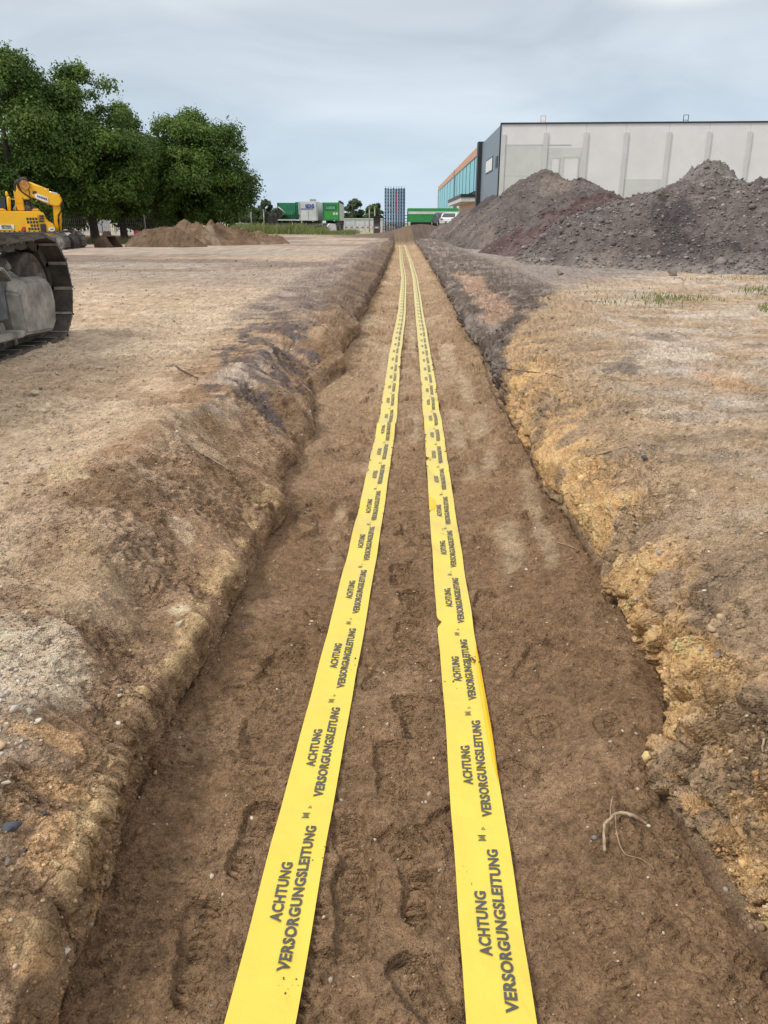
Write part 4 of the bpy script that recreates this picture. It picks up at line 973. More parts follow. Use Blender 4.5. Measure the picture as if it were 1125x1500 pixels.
def trailer(kind, p0, p1, y0, y1, label, ln=9, depth=0.):
    x0, x1, z0, z1 = px_box(p0, p1, y0, y1, YT+depth); y_ = YT+depth; r = empty('box_trailer', ((x0+x1)/2, y_, .4), 0, label, 'trailer', 'box trailers parked side by side at the far fence')
    def fin(o): o.matrix_parent_inverse = Matrix.Translation((-(x0+x1)/2, -y_, -.4)); return o
    wd = x1-x0; sk = .35
    mb = MB()
    if kind == 'white':
        mb.box(x0, x1, y_, y_+ln, z0, z1); fin(mb.build('box_body', m_wt, r, .05))
        mb = MB(); mb.box(x0+wd*.5-.02, x0+wd*.5+.02, y_-.03, y_-.002, z0+.1, z1-.9); mb.box(x0+.08, x0+.14, y_-.05, y_-.002, z0+.1, z1-.1); mb.box(x1-.14, x1-.08, y_-.05, y_-.002, z0+.1, z1-.1); fin(mb.build('door_bars', m_steel, r))
        fin(lettering('IDS', x0+wd*.60, y_-.06, z1-(z1-z0)*.24, wd*.46, (z1-z0)*.20, m_blue, r, bold=.05))
        mb = MB(); mb.box(x0+wd*.12, x0+wd*.75, y_-.055, y_-.004, z1-(z1-z0)*.39, z1-(z1-z0)*.365); fin(mb.build('text_line', m_blue, r))
        mb = MB(); mb.box(x1-.9, x1-.3, y_+1, y_+2, z1, z1+.25); fin(mb.build('roof_unit', m_steel, r))
    elif kind == 'bright':
        mb.box(x0, x1-.01, y_, y_+.25, z0, z1); fin(mb.build('rear_door', m_gr2, r, .03))
        mb = MB(); mb.box(x0+.05, x1-.05, y_+.25, y_+ln, z0, z1-.02); fin(mb.build('box_body', m_side, r))
        mb = MB(); mb.box(x0+.2, x1-.35, y_-.04, y_-.003, z1-(z1-z0)*.42, z1-.15); fin(mb.build('dark_panel', m_gr1, r))
        fin(lettering('S-GRÜN', x0+wd*.48, y_-.06, z1-(z1-z0)*.28, wd*.5, .3, m_paleg, r))
        for q in (.62, .78): 
            mb = MB(); mb.box(x0+wd*q, x0+wd*q+.22, y_-.05, y_-.003, z0+.55, z0+.8); fin(mb.build('lamp', m_wt, r))
        mb = MB(); mb.box(x0, x0+.1, y_-.06, y_-.003, z0, z1); mb.box(x1-.12, x1-.02, y_-.06, y_-.003, z0, z1); mb.box(x0+.1, x1-.12, y_-.055, y_-.003, z0, z0+.12); fin(mb.build('rear_frame', m_gr1, r))
    else:   # open hopper with a slanted tailgate
        P = [(x0+.75, y_, z0+.75), (x1-.1, y_, z0+.75), (x1-.1, y_, z1), (x0, y_, z1)]
        mb.prism(P, (0, .2, 0)); fin(mb.build('tailgate', m_gr1, r))
        mb = MB(); mb.box(x0, x1+.4, y_+.9, y_+ln, z0+.1, z1-.03); fin(mb.build('hopper_body', m_gr1, r))
        mb = MB(); mb.prism([(x0, y_-.02, z1), (x0, y_-.02, z0), (x0+.12, y_-.02, z0), (x0+.8, y_-.02, z0+.7)], (0, .9, 0)); fin(mb.build('hopper_mouth', m_blk, r))
        mb = MB(); mb.tube([(x0+.12, y_-.1, z1-.4), (x0+.85, y_-.15, z0+.75)], .06, 6); mb.box(x0, x1, y_-.08, y_+.2, z0, z0+.12); fin(mb.build('steel_rim', m_side, r))
        mb = MB()
        for q in range(7): mb.box(x0+.9+q*.22, x0+1.0+q*.22, y_-.06, y_-.003, z0+.35, z0+.6)
        fin(mb.build('ribs', m_blk, r))
        mb = MB(); mb.box(x0+.5, x1-.3, y_-.04, y_-.003, z1-1.2, z1-.3); fin(mb.build('panel', m_gr1, r))
        mb = MB(); mb.box(x1-.1, x1+.5, y_+.3, y_+.9, z0+.2, z1+.08); fin(mb.build('side_column', m_gr1, r, .04))
    mb = MB(); mb.box(x0+.3, x0+.5, y_+.2, y_+ln-.5, z0-.35, z0-.003); mb.box(x1-.5, x1-.3, y_+.2, y_+ln-.5, z0-.35, z0-.003)
    for q in (.1, .5, .9): mb.box(x0+.3, x1-.3, y_+.4+(ln-1.4)*q, y_+.6+(ln-1.4)*q, z0-.3, z0-.05)
    mb.box(x0+.05, x1-.05, y_+.05, y_+.2, z0-.55, z0-.3); fin(mb.build('chassis', m_blk, r))
    for yy_ in (1.4, 2.6, ln-1.6):
        for xx in (x0+.25, x1-.25):
            mb = MB(); wheel(mb, xx, y_+yy_, .45+.48, .48, .32); wh = fin(mb.build('wheel', m_rub, r))
            mb = MB(); wheel(mb, xx+(.17 if xx > (x0+x1)/2 else -.17), y_+yy_, .93, .24, .03, n=12); mb.build('rim', m_steel, wh)
trailer('hopper', 407, 433, 297, 323, 'dark green hopper trailer with slanted tailgate, left of the white box trailer')
trailer('white', 438, 465, 295, 323.5, 'white box trailer with blue letters on its rear, between two green ones', 11)
trailer('bright', 473, 497, 296.5, 323, 'bright green box trailer with pale side, rightmost of the three trailers', 11)
# dark crate next to the hopper
x0, x1, z0, z1 = px_box(394, 407, 312, 331, YT+.4)
r = empty('slatted_container', ((x0+x1)/2, YT, .4), 0, 'dark brown slatted steel container left of the dark green trailer', 'container')
mb = MB(); mb.box(x0, x1, YT, YT+2.4, .4, z1); o = mb.build('body', worn('brown_steel', (.055, .045, .042), (.09, .07, .06), 4), r, .03); o.matrix_parent_inverse = r.matrix_world.inverted() if False else Matrix.Translation((-(x0+x1)/2, -YT, -.4))
mb = MB(); 
for i in range(6): mb.box(x0-.03, x1+.03, YT-.06, YT-.003, .55+i*.3, .62+i*.3)
for i in range(3): mb.box(x0+(x1-x0-.08)*i/2, x0+(x1-x0-.08)*i/2+.08, YT-.1, YT-.062, .4, z1)
o = mb.build('ribs', m_blk, r); o.matrix_parent_inverse = Matrix.Translation((-(x0+x1)/2, -YT, -.4))

# blue lattice stacks
m_bl = worn('blue_steel', (.012, .05, .11), (.02, .08, .15), 5, .55); m_bl2 = worn('teal_steel', (.012, .085, .10), (.015, .06, .09), 5, .55); m_red = mat('red_steel', (.45, .035, .03), .5)
YB = 80.
x0, x1, z0, z1 = px_box(563, 594, 276, 330, YB); z0 = .42
ncol = 8; cw_ = (x1-x0)/ncol
for i in range(ncol):
    xa = x0+i*cw_; mb = MB(); 
    red = i == 4; zt = z1-(.0 if i % 2 else .03)
    r = empty('rack_stack', (xa+cw_/2, YB, z0), 0, None, 'rack stack', 'blue steel rack stacks on the far yard')
    names = ['blue lattice rack stack, leftmost and hard against the open sky', 'blue lattice rack stack, second from the left edge of the blue tower', 'blue lattice rack stack with teal frames, third from the left edge of the tower', 'teal blue rack stack directly left of the one with red frames', 'blue rack stack with red frames near its top', 'blue rack stack directly right of the one with red frames', 'blue lattice rack stack, second from the right edge of the blue tower', 'blue lattice rack stack, rightmost and nearest the long green trailer']
    r['label'] = names[i]
    th = .06
    for yy_ in (YB, YB+1.1):
        for xx in (xa+.03, xa+cw_-.03-th): mb.box(xx, xx+th, yy_, yy_+th, z0, zt)
    o = mb.build('posts', m_bl, r); o.matrix_parent_inverse = Matrix.Translation((-(xa+cw_/2), -YB, -z0))
    mb = MB(); k_ = 0; zz = z0+.15
    while zz < zt:
        hh = .07+.05*((i*7+k_*3) % 3 == 0)
        mb.box(xa+.035, xa+cw_-.035, YB-.01, YB+.045, zz, zz+hh); mb.box(xa+.035, xa+cw_-.035, YB+1.06, YB+1.12, zz, zz+hh)
        mb.box(xa+.04, xa+.09, YB+.05, YB+1.05, zz, zz+hh); mb.box(xa+cw_/2-.02, xa+cw_/2+.02, YB-.008, YB+.03, zz+hh, zz+.30)
        if zz < z0+(zt-z0)*(.35+.35*math.sin(i*.8+.3)) and k_ % 2 == 0: mb.box(xa+.09, xa+cw_-.09, YB+.2, YB+.9, zz+.01, zz+.17)
        zz += .30; k_ += 1
    o = mb.build('lattice', m_bl2 if i in (2, 3) else m_bl, r); o.matrix_parent_inverse = Matrix.Translation((-(xa+cw_/2), -YB, -z0))
    if red:
        mb = MB(); 
        for q in range(6): mb.box(xa+.05, xa+cw_-.05, YB-.04, YB-.012, zt-1.0-q*.235, zt-.85-q*.235)
        mb.box(xa+.1, xa+.16, YB-.07, YB-.042, zt-2.3, zt-.4)
        o = mb.build('red_frames', m_red, r); o.matrix_parent_inverse = Matrix.Translation((-(xa+cw_/2), -YB, -z0))
# low blue racks in front at the base
for (p0, p1, py, lb) in ((561, 566, 310, 'low blue rack standing at the left foot of the blue tower'), (592, 598, 309, 'low blue rack with a pale board at the right foot of the blue tower')):
    x0, x1, a_, z1_ = px_box(p0, p1, py, 330, YB-1.5); mb = MB()
    for xx in (x0, x1-.06): 
        for yy_ in (YB-1.5, YB-.7): mb.box(xx, xx+.06, yy_, yy_+.06, .42, z1_)
    for q in range(7): mb.box(x0+.003, x1-.063+.06, YB-1.49, YB-1.45, .6+q*.25, .66+q*.25)
    o = mb.build('low_rack', m_bl); tag(o, lb, 'rack')
# long green banner trailer
x0, x1, z0, z1 = px_box(597, 672, 305, 326.5, 96)
r = empty('curtain_trailer', ((x0+x1)/2, 96, .4), 0, 'long green trailer with a white stripe right of the blue rack tower', 'trailer')
def pf(o, X_, Y_, Z_): o.matrix_parent_inverse = Matrix.Translation((-X_, -Y_, -Z_)); return o
cx = (x0+x1)/2
mb = MB(); mb.box(x0, x1, 96, 98.5, z0+.1, z1); pf(mb.build('green_body', m_gr3, r, .04), cx, 96, .4)
mb = MB(); zs = z0+(z1-z0)*.60; mb.box(x0+.05, x1-.05, 95.96, 95.997, zs, zs+.28); pf(mb.build('white_stripe', m_wt, r), cx, 96, .4)
mb = MB(); mb.box(x0+.4, x1-.4, 96.3, 98.2, .6, z0+.09); pf(mb.build('underframe', m_blk, r), cx, 96, .4)
for q in (.1, .17, .6, .8):
    mb = MB(); wheel(mb, x0+(x1-x0)*q, 96.3, .85, .45, .3, 'y'); pf(mb.build('wheel', m_rub, r), cx, 96, .4)

def car(px0, px1, py0, Yd, col, label, yaw=0):
    a, b, _, zt = px_box(px0, px1, py0, 325, Yd); L_ = 4.3; cx = (a+b)/2; g_ = ground_z(cx, Yd) if Yd < 800 else .45
    g_ = zt-1.48
    r = empty('parked_car', (cx, Yd, g_), yaw, label, 'car', 'cars parked in front of the hall')
    mp_ = mat('car_paint', col, .3, spec=.6); gl = mat('car_glass', (.03, .04, .05), .1, spec=.8)
    prof = [(-2.1, .35), (-2.12, .75), (-1.95, .95), (-1.6, 1.0), (-1.15, 1.4), (.2, 1.46), (.95, 1.02), (1.8, .9), (2.1, .65), (2.12, .35)]
    mb = MB(); mb.prism([(x, -.82, z) for x, z in prof], (0, 1.64, 0)); mb.build('body', mp_, r, .07)
    for yy_ in (-.835, .805):
        mb = MB(); mb.prism([(-1.45, yy_, 1.02), (-1.08, yy_, 1.33), (.15, yy_, 1.38), (.78, yy_, 1.03)], (0, .03, 0)); mb.build('side_window', gl, r)
    mb = MB(); mb.prism([(-1.66, -.68, 1.0), (-1.2, -.62, 1.36), (-1.2, .62, 1.36), (-1.66, .68, 1.0)], (-.03, 0, .02)); mb.build('rear_window', gl, r)
    mb = MB(); mb.prism([(.28, -.62, 1.44), (.98, -.7, 1.05), (.98, .7, 1.05), (.28, .62, 1.44)], (.03, 0, .03)); mb.build('windscreen', gl, r)
    for xx in (-1.3, 1.3):
        for yy_ in (-.78, .78):
            mb = MB(); wheel(mb, xx, yy_, .33, .33, .2, 'y'); wh = mb.build('wheel', m_rub, r)
            mb = MB(); wheel(mb, xx, yy_*1.13, .33, .19, .03, 'y', 12); mb.build('rim', m_steel, wh)
    for yy_ in (-.6, .6):
        mb = MB(); mb.box(2.08, 2.16, yy_-.15, yy_+.15, .6, .75); mb.build('headlight', m_white, r)
        mb = MB(); mb.box(-2.16, -2.1, yy_-.12, yy_+.12, .75, .9); mb.build('tail_light', m_red, r)
car(642, 655, 311, 90, (.05, .06, .08), 'dark car behind the white one in front of the glazed wing', R(100))
car(652, 674, 311, 86, (.72, .74, .75), 'white car half hidden by the gravel heap in front of the glazed wing', R(70))

# white halls / tarpaulin roofs, cars and posts far behind
m_tent = worn('pale_sheet', (.50, .58, .60), (.62, .67, .68), .8, .6, stretch=(3, 1, .3))
def slab(p0, p1, y0, y1, Yd, dp, name, m, label, cat, bev=.03):
    x0, x1, z0, z1 = px_box(p0, p1, y0, y1, Yd); mb = MB(); mb.box(x0, x1, Yd, Yd+dp, min(z0, .3), z1)
    nR_ = max(2, int((x1-x0)/1.2))
    for i in range(nR_+1):
        xx = x0+(x1-x0-.08)*i/nR_; mb.box(xx, xx+.08, Yd-.07, Yd-.003, min(z0, .3)+.01, z1-.01)
    mb.box(x0-.06, x1+.06, Yd-.1, Yd+dp+.1, z1+.003, z1+.1)
    o = mb.build(name, m); tag(o, label, cat)
    return o
slab(504, 563, 321, 331, 104, 2.5, 'storage_container', m_tent, 'long pale grey container row between green trailer and blue tower', 'container')
slab(346, 362, 328, 334, 92, 2, 'site_container', m_steel, 'small pale grey container at the foot of the left lamp post', 'container')
slab(196, 219, 325, 338, 74, 5, 'red_shed', worn('red_sheet', (.42, .03, .05), (.33, .03, .04), 2), 'red shed seen under the trees behind the wire fence', 'shed')
slab(222, 262, 331, 343, 80, 5, 'grey_shed', m_steel, 'pale grey shed behind the sand heap under the last tree', 'shed')
slab(168, 197, 328, 345, 76, 4, 'white_van_body', m_wt, 'white box body seen between the two tree trunks', 'container')
slab(92, 140, 322, 340, 78, 4, 'grey_hall', m_pil, 'long grey low building behind the fence near the yellow excavator', 'building')

def lamp_post(px, py, Yd, side_, label):
    p = at_y(px, py, Yd); mb = MB(); r = empty('street_lamp', (p[0], Yd, .4), 0, label, 'street lamp', 'street lamps beyond the far fence')
    h = p[2]-.4
    mb.tube([(0, 0, 0), (0, 0, h*.55), (0, 0, h*.92), (side_*.25, 0, h*.98), (side_*1.2, 0, h)], [.09, .075, .06, .05, .045], 8); mb.build('pole', m_steel, r)
    mb = MB(); mb.box(side_*1.2-.35, side_*1.2+.35, -.12, .12, h-.06, h+.06); mb.build('lamp_head', m_white, r, .02)
    mb = MB(); mb.tube([(0, 0, 0), (0, 0, .4)], .14, 8); mb.build('base', m_steel, r)
lamp_post(349, 298, 95, 1, 'straight pale street lamp left, half under the last big tree')
lamp_post(367, 300, 93, -1, 'pale street lamp with an arm bent to the left, right of the straight one')
for (px, y0, Yd, lb) in ((541, 304, 92, 'thin pale pole beside the light green tree near the blue tower'), (549, 303, 90, 'thick pale post between light green tree and blue tower'), (386, 308, 90, 'short thin white post left of the slatted container')):
    p = at_y(px, y0, Yd); mb = MB(); mb.tube([(p[0], Yd, .3), (p[0], Yd, p[2])], [.07, .05], 8); mb.tube([(p[0], Yd, p[2]-.05), (p[0], Yd, p[2]+.05)], .09, 8); mb.box(p[0]-.15, p[0]+.15, Yd-.15, Yd+.15, .3, .42)
    o = mb.build('post', m_steel); tag(o, lb, 'post')
p = at_y(552, 318, 85); mb = MB(); mb.box(p[0]-.35, p[0]+.35, 85, 85.6, .4, p[2]); mb.box(p[0]-.4, p[0]+.4, 84.95, 85.65, p[2]+.003, p[2]+.1); o = mb.build('waste_bin', m_blk); tag(o, 'dark waste bin left of the blue rack tower', 'bin')

# wire fences
def fence(x0, y0, x1, y1, h, label, z=.4, stepw=2.5):
    l = math.hypot(x1-x0, y1-y0); nP = max(2, int(l/stepw)); dx, dy = (x1-x0)/l, (y1-y0)/l
    r = empty('wire_fence', (x0, y0, z), math.atan2(dy, dx), label, 'fence', 'wire fences round the yard')
    mb = MB()
    for i in range(int(l/.12)): mb.box(i*.12, i*.12+.012, -.006, .006, .05, h)
    for q in range(int(h/.25)): mb.box(0, l, .007, .017, .1+q*.25, .112+q*.25)
    mb.build('mesh', m_steel, r)
    for i in range(nP+1):
        mb = MB(); mb.tube([(l*i/nP, .04, -.1), (l*i/nP, .04, h+.05)], .03, 6); mb.tube([(l*i/nP, .04, h+.05), (l*i/nP, .04, h+.09)], .038, 6); mb.build('post', m_steel, r)
fA = at_y(88, 350, 50); fB = at_y(270, 350, 55)
fence(fA[0]-6, 50, fB[0], 56, 1.9, 'wire mesh fence running under the big trees behind the sand heaps')
fA = at_y(385, 330, 80); fB = at_y(560, 330, 80)
fence(fA[0], 80, fB[0], 79, 1.05, 'low wire fence along the weeds in front of the trailers')
# red and white barrier tape/boards
mb = MB(); fA = at_y(505, 331, 82); fB = at_y(562, 331, 82); nS = 14
for i in range(nS):
    xa = fA[0]+(fB[0]-fA[0])*i/nS; mb.box(xa, xa+(fB[0]-fA[0])/nS-.004, 82, 82.04, .95, 1.12, i % 2)
for i in (0, 5, 10, 14): xa = fA[0]+(fB[0]-fA[0])*i/nS; mb.box(xa-.03, xa+.03, 82.045, 82.1, .35, 1.15, 1)
o = mb.build('barrier_board', [mat('faded_red', (.5, .16, .10), .6), m_white]); tag(o, 'low red and white barrier board left of the blue tower', 'barrier')
# concrete block, black debris, white slab
p = at_z(474, 343, .42); r = empty('concrete_block', (p[0], p[1], .42), R(8), 'pale concrete block lying tilted at the edge of the weeds', 'concrete block')
mb = MB(); mb.prism([(-.2, -.8, 0), (1.3, -.8, 0), (1.15, -.8, .95), (.55, -.8, 1.0)], (0, 1.4, 0)); mb.build('block', m_conc, r, .03)
mb = MB(); mb.box(-.9, -.15, -.9, -.7, 0, .75); mb.tube([(-.9, -.95, .7), (.1, -.95, .95), (.3, -.95, .5)], .09, 6); mb.build('black_cover', m_blk, r, .03)
p = at_z(457, 345, .43); mb = MB(); mb.box(p[0]-.85, p[0]+.85, p[1]-.4, p[1]+.4, .43, .56); o = mb.build('white_slab', m_white, None, .02); tag(o, 'flat white slab on the ground left of the concrete block', 'slab')

# ================================================================ trees
m_leaf = bpy.data.materials.new('leaves'); m_leaf.use_nodes = True; t_ = m_leaf.node_tree; b_ = t_.nodes['Principled BSDF']; b_.inputs['Roughness'].default_value = .55; b_.inputs['Specular IOR Level'].default_value = .3
a_ = N(t_, 'ShaderNodeAttribute'); a_.attribute_name = 'Col'; t_.links.new(a_.outputs['Color'], b_.inputs['Base Color'])
tl = N(t_, 'ShaderNodeBsdfTranslucent'); t_.links.new(a_.outputs['Color'], tl.inputs['Color']); ms = N(t_, 'ShaderNodeMixShader'); ms.inputs[0].default_value = .3
t_.links.new(b_.outputs[0], ms.inputs[1]); t_.links.new(tl.outputs[0], ms.inputs[2]); t_.links.new(ms.outputs[0], t_.nodes['Material Output'].inputs['Surface'])
m_bark = worn('bark', (.05, .04, .032), (.09, .075, .06), 6, .9, bump=.6, stretch=(1, 1, .2))
def tree(x, y, z, h, wd, label, nleaf=14000, ls=.16, c0=(.045, .095, .018), c1=(.15, .235, .042), seed=1, low=.12, group=None, name='broadleaf_tree', dep=None, shape=.5, nb=80):
    rs_ = np.random.RandomState(seed); dep = dep or wd
    r = empty(name, (x, y, z), rs_.uniform(0, 6), label, 'tree', group)
    ch = h*(1-low); cz = h*low+ch*.5
    # blobs of foliage over an egg shaped crown
    u_ = rs_.uniform(-1, 1, nb)**1; u_ = np.where(rs_.rand(nb) < .3, -np.abs(u_), u_); th = rs_.uniform(0, 2*np.pi, nb); rr = rs_.uniform(.4, 1.08, nb)**.6
    prof_ = np.where(u_ < 0, (1-np.abs(u_)**3.5)**.5, np.sqrt(1-u_**2)*(1-.12*u_))
    bx = np.cos(th)*prof_*rr*wd*.42; by = np.sin(th)*prof_*rr*dep*.42; bz = cz+u_*ch*.43*np.where(rr > .5, 1, .8)
    br_ = rs_.uniform(.075, .175, nb)*wd*(1-.25*np.abs(u_))
    bi = rs_.choice(nb, nleaf, p=br_**2/np.sum(br_**2)); d = rs_.randn(nleaf, 3); d /= np.linalg.norm(d, axis=1, keepdims=True)
    d[:, 2] = np.where(d[:, 2] < -.35, -d[:, 2]*.6, d[:, 2])
    rad = br_[bi]*rs_.uniform(.55, 1.08, nleaf)*(1+.25*np.sin(d[:, 0]*5+bi)*np.sin(d[:, 1]*6+bi*2))
    P = np.stack([bx[bi], by[bi], bz[bi]], 1)+d*rad[:, None]
    P[:, 2] = np.maximum(P[:, 2], h*low*.8+rs_.uniform(0, .4, nleaf)); P += rs_.randn(nleaf, 3)*.08
    nrm = d+rs_.randn(nleaf, 3)*.55+np.array([0, 0, .35]); nrm /= np.linalg.norm(nrm, axis=1, keepdims=True)
    tg = np.cross(nrm, rs_.randn(nleaf, 3)); tg /= np.linalg.norm(tg, axis=1, keepdims=True); bt = np.cross(nrm, tg)
    S = ls*rs_.uniform(.6, 1.3, nleaf)[:, None]
    V = np.stack([P-tg*S*.55, P+bt*S*.3-nrm*S*.08, P+tg*S*.55, P-bt*S*.3-nrm*S*.08], 1).reshape(-1, 3)
    F = np.arange(nleaf*4).reshape(-1, 4)
    mixv = np.clip(rs_.rand(nb)[bi]*.75+rs_.rand(nleaf)*.5-.12, 0, 1)[:, None]
    c = np.array(c0)*(1-mixv)+np.array(c1)*mixv; c = np.repeat(c, 4, 0)
    link('crown', np_mesh('crown', V, F, c), m_leaf, r)
    mb = MB(); tr_ = max(.12, h*.026)
    mb.tube([(0, 0, -.2), (.03, 0, h*low), (.05, .05, h*.4), (0, .1, h*.68)], [tr_*1.25, tr_, tr_*.8, tr_*.3], 10)
    for i in range(9):
        a = i*2.4+seed; q = int(rs_.randint(nb)); z0_ = h*(low+.06*i*.5+.02); z0_ = min(z0_, h*.55)
        mb.tube([(.04, .03, z0_), (bx[q]*.45, by[q]*.45, (z0_+bz[q])*.52), (bx[q], by[q], bz[q])], [tr_*.5, tr_*.3, tr_*.08], 6)
    mb.build('trunk', m_bark, r)
def tpx(cx, top, base_y, Yd, wpx, label, zb=.35, **k):
    p = at_y(cx, top, Yd); wd = wpx/FPX*Yd*math.cos(PITCH); tree(p[0], Yd, zb, p[2]-zb, wd*1.12, label, **k)
G_ = 'row of big dark trees behind the yard'
tpx(-12, 66, 350, 44, 190, 'tallest big dark green tree at the left edge above the yellow excavator', seed=1, nleaf=75600, group=G_, low=.08, nb=150)
tpx(108, 93, 350, 47, 165, 'big dark green tree with a ragged top, second from the left edge', seed=2, nleaf=70200, group=G_, low=.10, nb=140)
tpx(160, 146, 350, 49, 105, 'shorter dark tree, third from the left edge, above a bare trunk', seed=3, nleaf=60750, group=G_, low=.13, nb=110)
tpx(258, 166, 350, 52, 130, 'rounded dark tree above the small sand heap, left neighbour of the last one', seed=4, nleaf=56700, group=G_, low=.10, nb=120)
tpx(294, 166, 350, 54, 138, 'rightmost big tree of the row, against the open sky', seed=5, nleaf=60750, group=G_, low=.10, nb=130)
tpx(60, 170, 350, 60, 170, 'dark tree filling the gap behind the first two big trees', seed=12, nleaf=21600, group=G_, low=.05, ls=.34)
tpx(205, 228, 350, 62, 170, 'dark tree filling the gap behind the sand heaps', seed=13, nleaf=21600, group=G_, low=.10, ls=.34)
G2 = 'distant trees on the horizon'
fk = dict(group=G2, nb=40, ls=.42, name='distant_tree', c0=(.055, .085, .045), c1=(.11, .155, .07))
tpx(517, 291, 325, 140, 28, 'dark rounded distant tree right of the bright green trailer', seed=21, nleaf=6000, low=.05, **fk)
tpx(545, 297, 325, 138, 22, 'lighter green distant tree left of the blue tower', seed=22, nleaf=5000, low=.1, **{**fk, 'c0': (.09, .15, .04), 'c1': (.13, .20, .06)})
tpx(553, 296, 325, 150, 14, 'slim dark distant tree just left of the blue tower', seed=23, nleaf=3000, low=.05, **fk)
tpx(388, 292, 325, 130, 22, 'distant tree with an airy crown left of the dark green trailer', seed=24, nleaf=4200, low=.05, **fk)
tpx(352, 304, 325, 125, 36, 'bushy distant tree behind the two street lamps', seed=25, nleaf=5000, low=.0, **fk)
tpx(375, 303, 325, 128, 30, 'pale bushy distant tree right of the bent street lamp', seed=26, nleaf=4500, low=.0, **{**fk, 'c0': (.08, .12, .05), 'c1': (.13, .18, .07)})
tpx(405, 306, 325, 128, 20, 'low distant bush behind the slatted container', seed=27, nleaf=3000, low=.0, **fk)
tpx(499, 293, 325, 150, 10, 'small distant tree top peeping over the bright green trailer', seed=28, nleaf=2000, low=.0, **fk)

# ================================================================ grass and weeds
def grass(name, xs_, ys_, zs_, hs, lean=.5, c0=(.14, .19, .05), c1=(.34, .34, .13), wdt=.012, seed=1):
    r_ = np.random.RandomState(seed); nG = len(xs_); a = r_.uniform(0, 2*np.pi, nG); dx, dy = np.cos(a), np.sin(a); b = r_.uniform(0, 2*np.pi, nG)
    lx, ly = np.cos(b)*lean*hs*r_.rand(nG), np.sin(b)*lean*hs*r_.rand(nG)
    w_ = wdt*r_.uniform(.6, 1.4, nG)
    P = np.stack([xs_, ys_, zs_], 1); W_ = np.stack([dx*w_, dy*w_, 0*w_], 1); mid = P+np.stack([lx*.35, ly*.35, hs*.6], 1); top = P+np.stack([lx, ly, hs], 1)
    V = np.stack([P-W_, P+W_, mid+W_*.7, mid-W_*.7, top], 1).reshape(-1, 3); i0 = np.arange(nG)*5
    F = np.concatenate([np.stack([i0, i0+1, i0+2], 1), np.stack([i0, i0+2, i0+3], 1), np.stack([i0+3, i0+2, i0+4], 1)])
    m_ = r_.rand(nG, 1); c = np.repeat(np.array(c0)*(1-m_)+np.array(c1)*m_, 5, 0)
    o = link(name, np_mesh(name, V, F, c), m_leaf); tag(o, kind='stuff'); return o
r_ = np.random.RandomState(8)
P = [];
for (cx, cy, sx, sy, nG) in ((965, 440, 26, 4.5, 240), (1000, 436, 30, 3, 160), (1112, 424, 16, 4, 260), (1070, 408, 40, 2, 120), (1120, 452, 6, 4, 60), (900, 428, 50, 6, 60), (885, 443, 20, 3, 60)):
    for _ in range(nG):
        q = at_z(cx+r_.randn()*sx, cy+r_.randn()*sy, .5); P.append((q[0], q[1], .49))
P = np.array(P); P[:, 2] = [ground_z(a, b)-.005 for a, b, _ in P]
grass('grass_tufts', P[:, 0], P[:, 1], P[:, 2], r_.uniform(.03, .09, len(P)), 1.2, (.10, .15, .035), (.24, .27, .09), .006, 3)
# weeds along the far fence
nW = 16000; wx = r_.uniform(-15, -2.5, nW); wy = 72+r_.rand(nW)**.7*13; ok = (fbm(wx, wy, 2.5, 3, 400) > -.25-.2*(wx < -6)); wx, wy = wx[ok], wy[ok]
wh = r_.uniform(.25, .75, len(wx))*np.where(wx < -5.5, 1.25, .6)*(1+.5*fbm(wx, wy, 1.5, 3, 402))
grass('weeds', wx, wy, np.full(len(wx), .44), wh, .8, (.10, .15, .04), (.30, .32, .12), .035, 4)
nW = 5000; wx = r_.uniform(-17, -8, nW); wy = r_.uniform(46, 52, nW)
grass('dry_grass', wx-3, wy, np.full(nW, .38), r_.uniform(.15, .5, nW), .8, (.20, .20, .08), (.40, .36, .20), .02, 5)
nW = 3000; wx = r_.uniform(3.5, 10, nW); wy = r_.uniform(74, 84, nW)
grass('verge_grass', wx, wy, np.full(nW, .5), r_.uniform(.2, .5, nW), .8, (.08, .13, .03), (.20, .25, .08), .035, 6)

# ================================================================ crawler machines
m_yel = worn('excavator_yellow', (.78, .44, .012), (.66, .36, .02), 2.5, .4, lo=.45, hi=.8)
m_shoe = worn('track_steel', (.075, .068, .062), (.16, .145, .125), 6, .55, metal=.4, bump=.15)
m_guard = worn('dusty_grey_steel', (.15, .148, .135), (.40, .38, .33), 5, .6, metal=.15, bump=.25, lo=.36, hi=.64, detail=9)
m_bluegrey = worn('scuffed_cover', (.07, .09, .105), (.27, .28, .28), 5, .5, metal=.2, lo=.4, hi=.7, bump=.1)
m_wheel = worn('muddy_steel', (.055, .043, .035), (.17, .14, .11), 7, .8, bump=.3)
m_hose = mat('rubber_hose', (.015, .015, .015), .5)
m_lip = worn('bright_worn_steel', (.55, .50, .42), (.36, .32, .27), 12, .45, metal=.5)
m_cabgl = mat('cab_glass', (.012, .015, .018), .1, spec=.7)
m_chrome = mat('chrome_rod', (.6, .6, .62), .15, metal=1)
def loc(o, r): o.matrix_parent_inverse = Matrix.Identity(4); return o
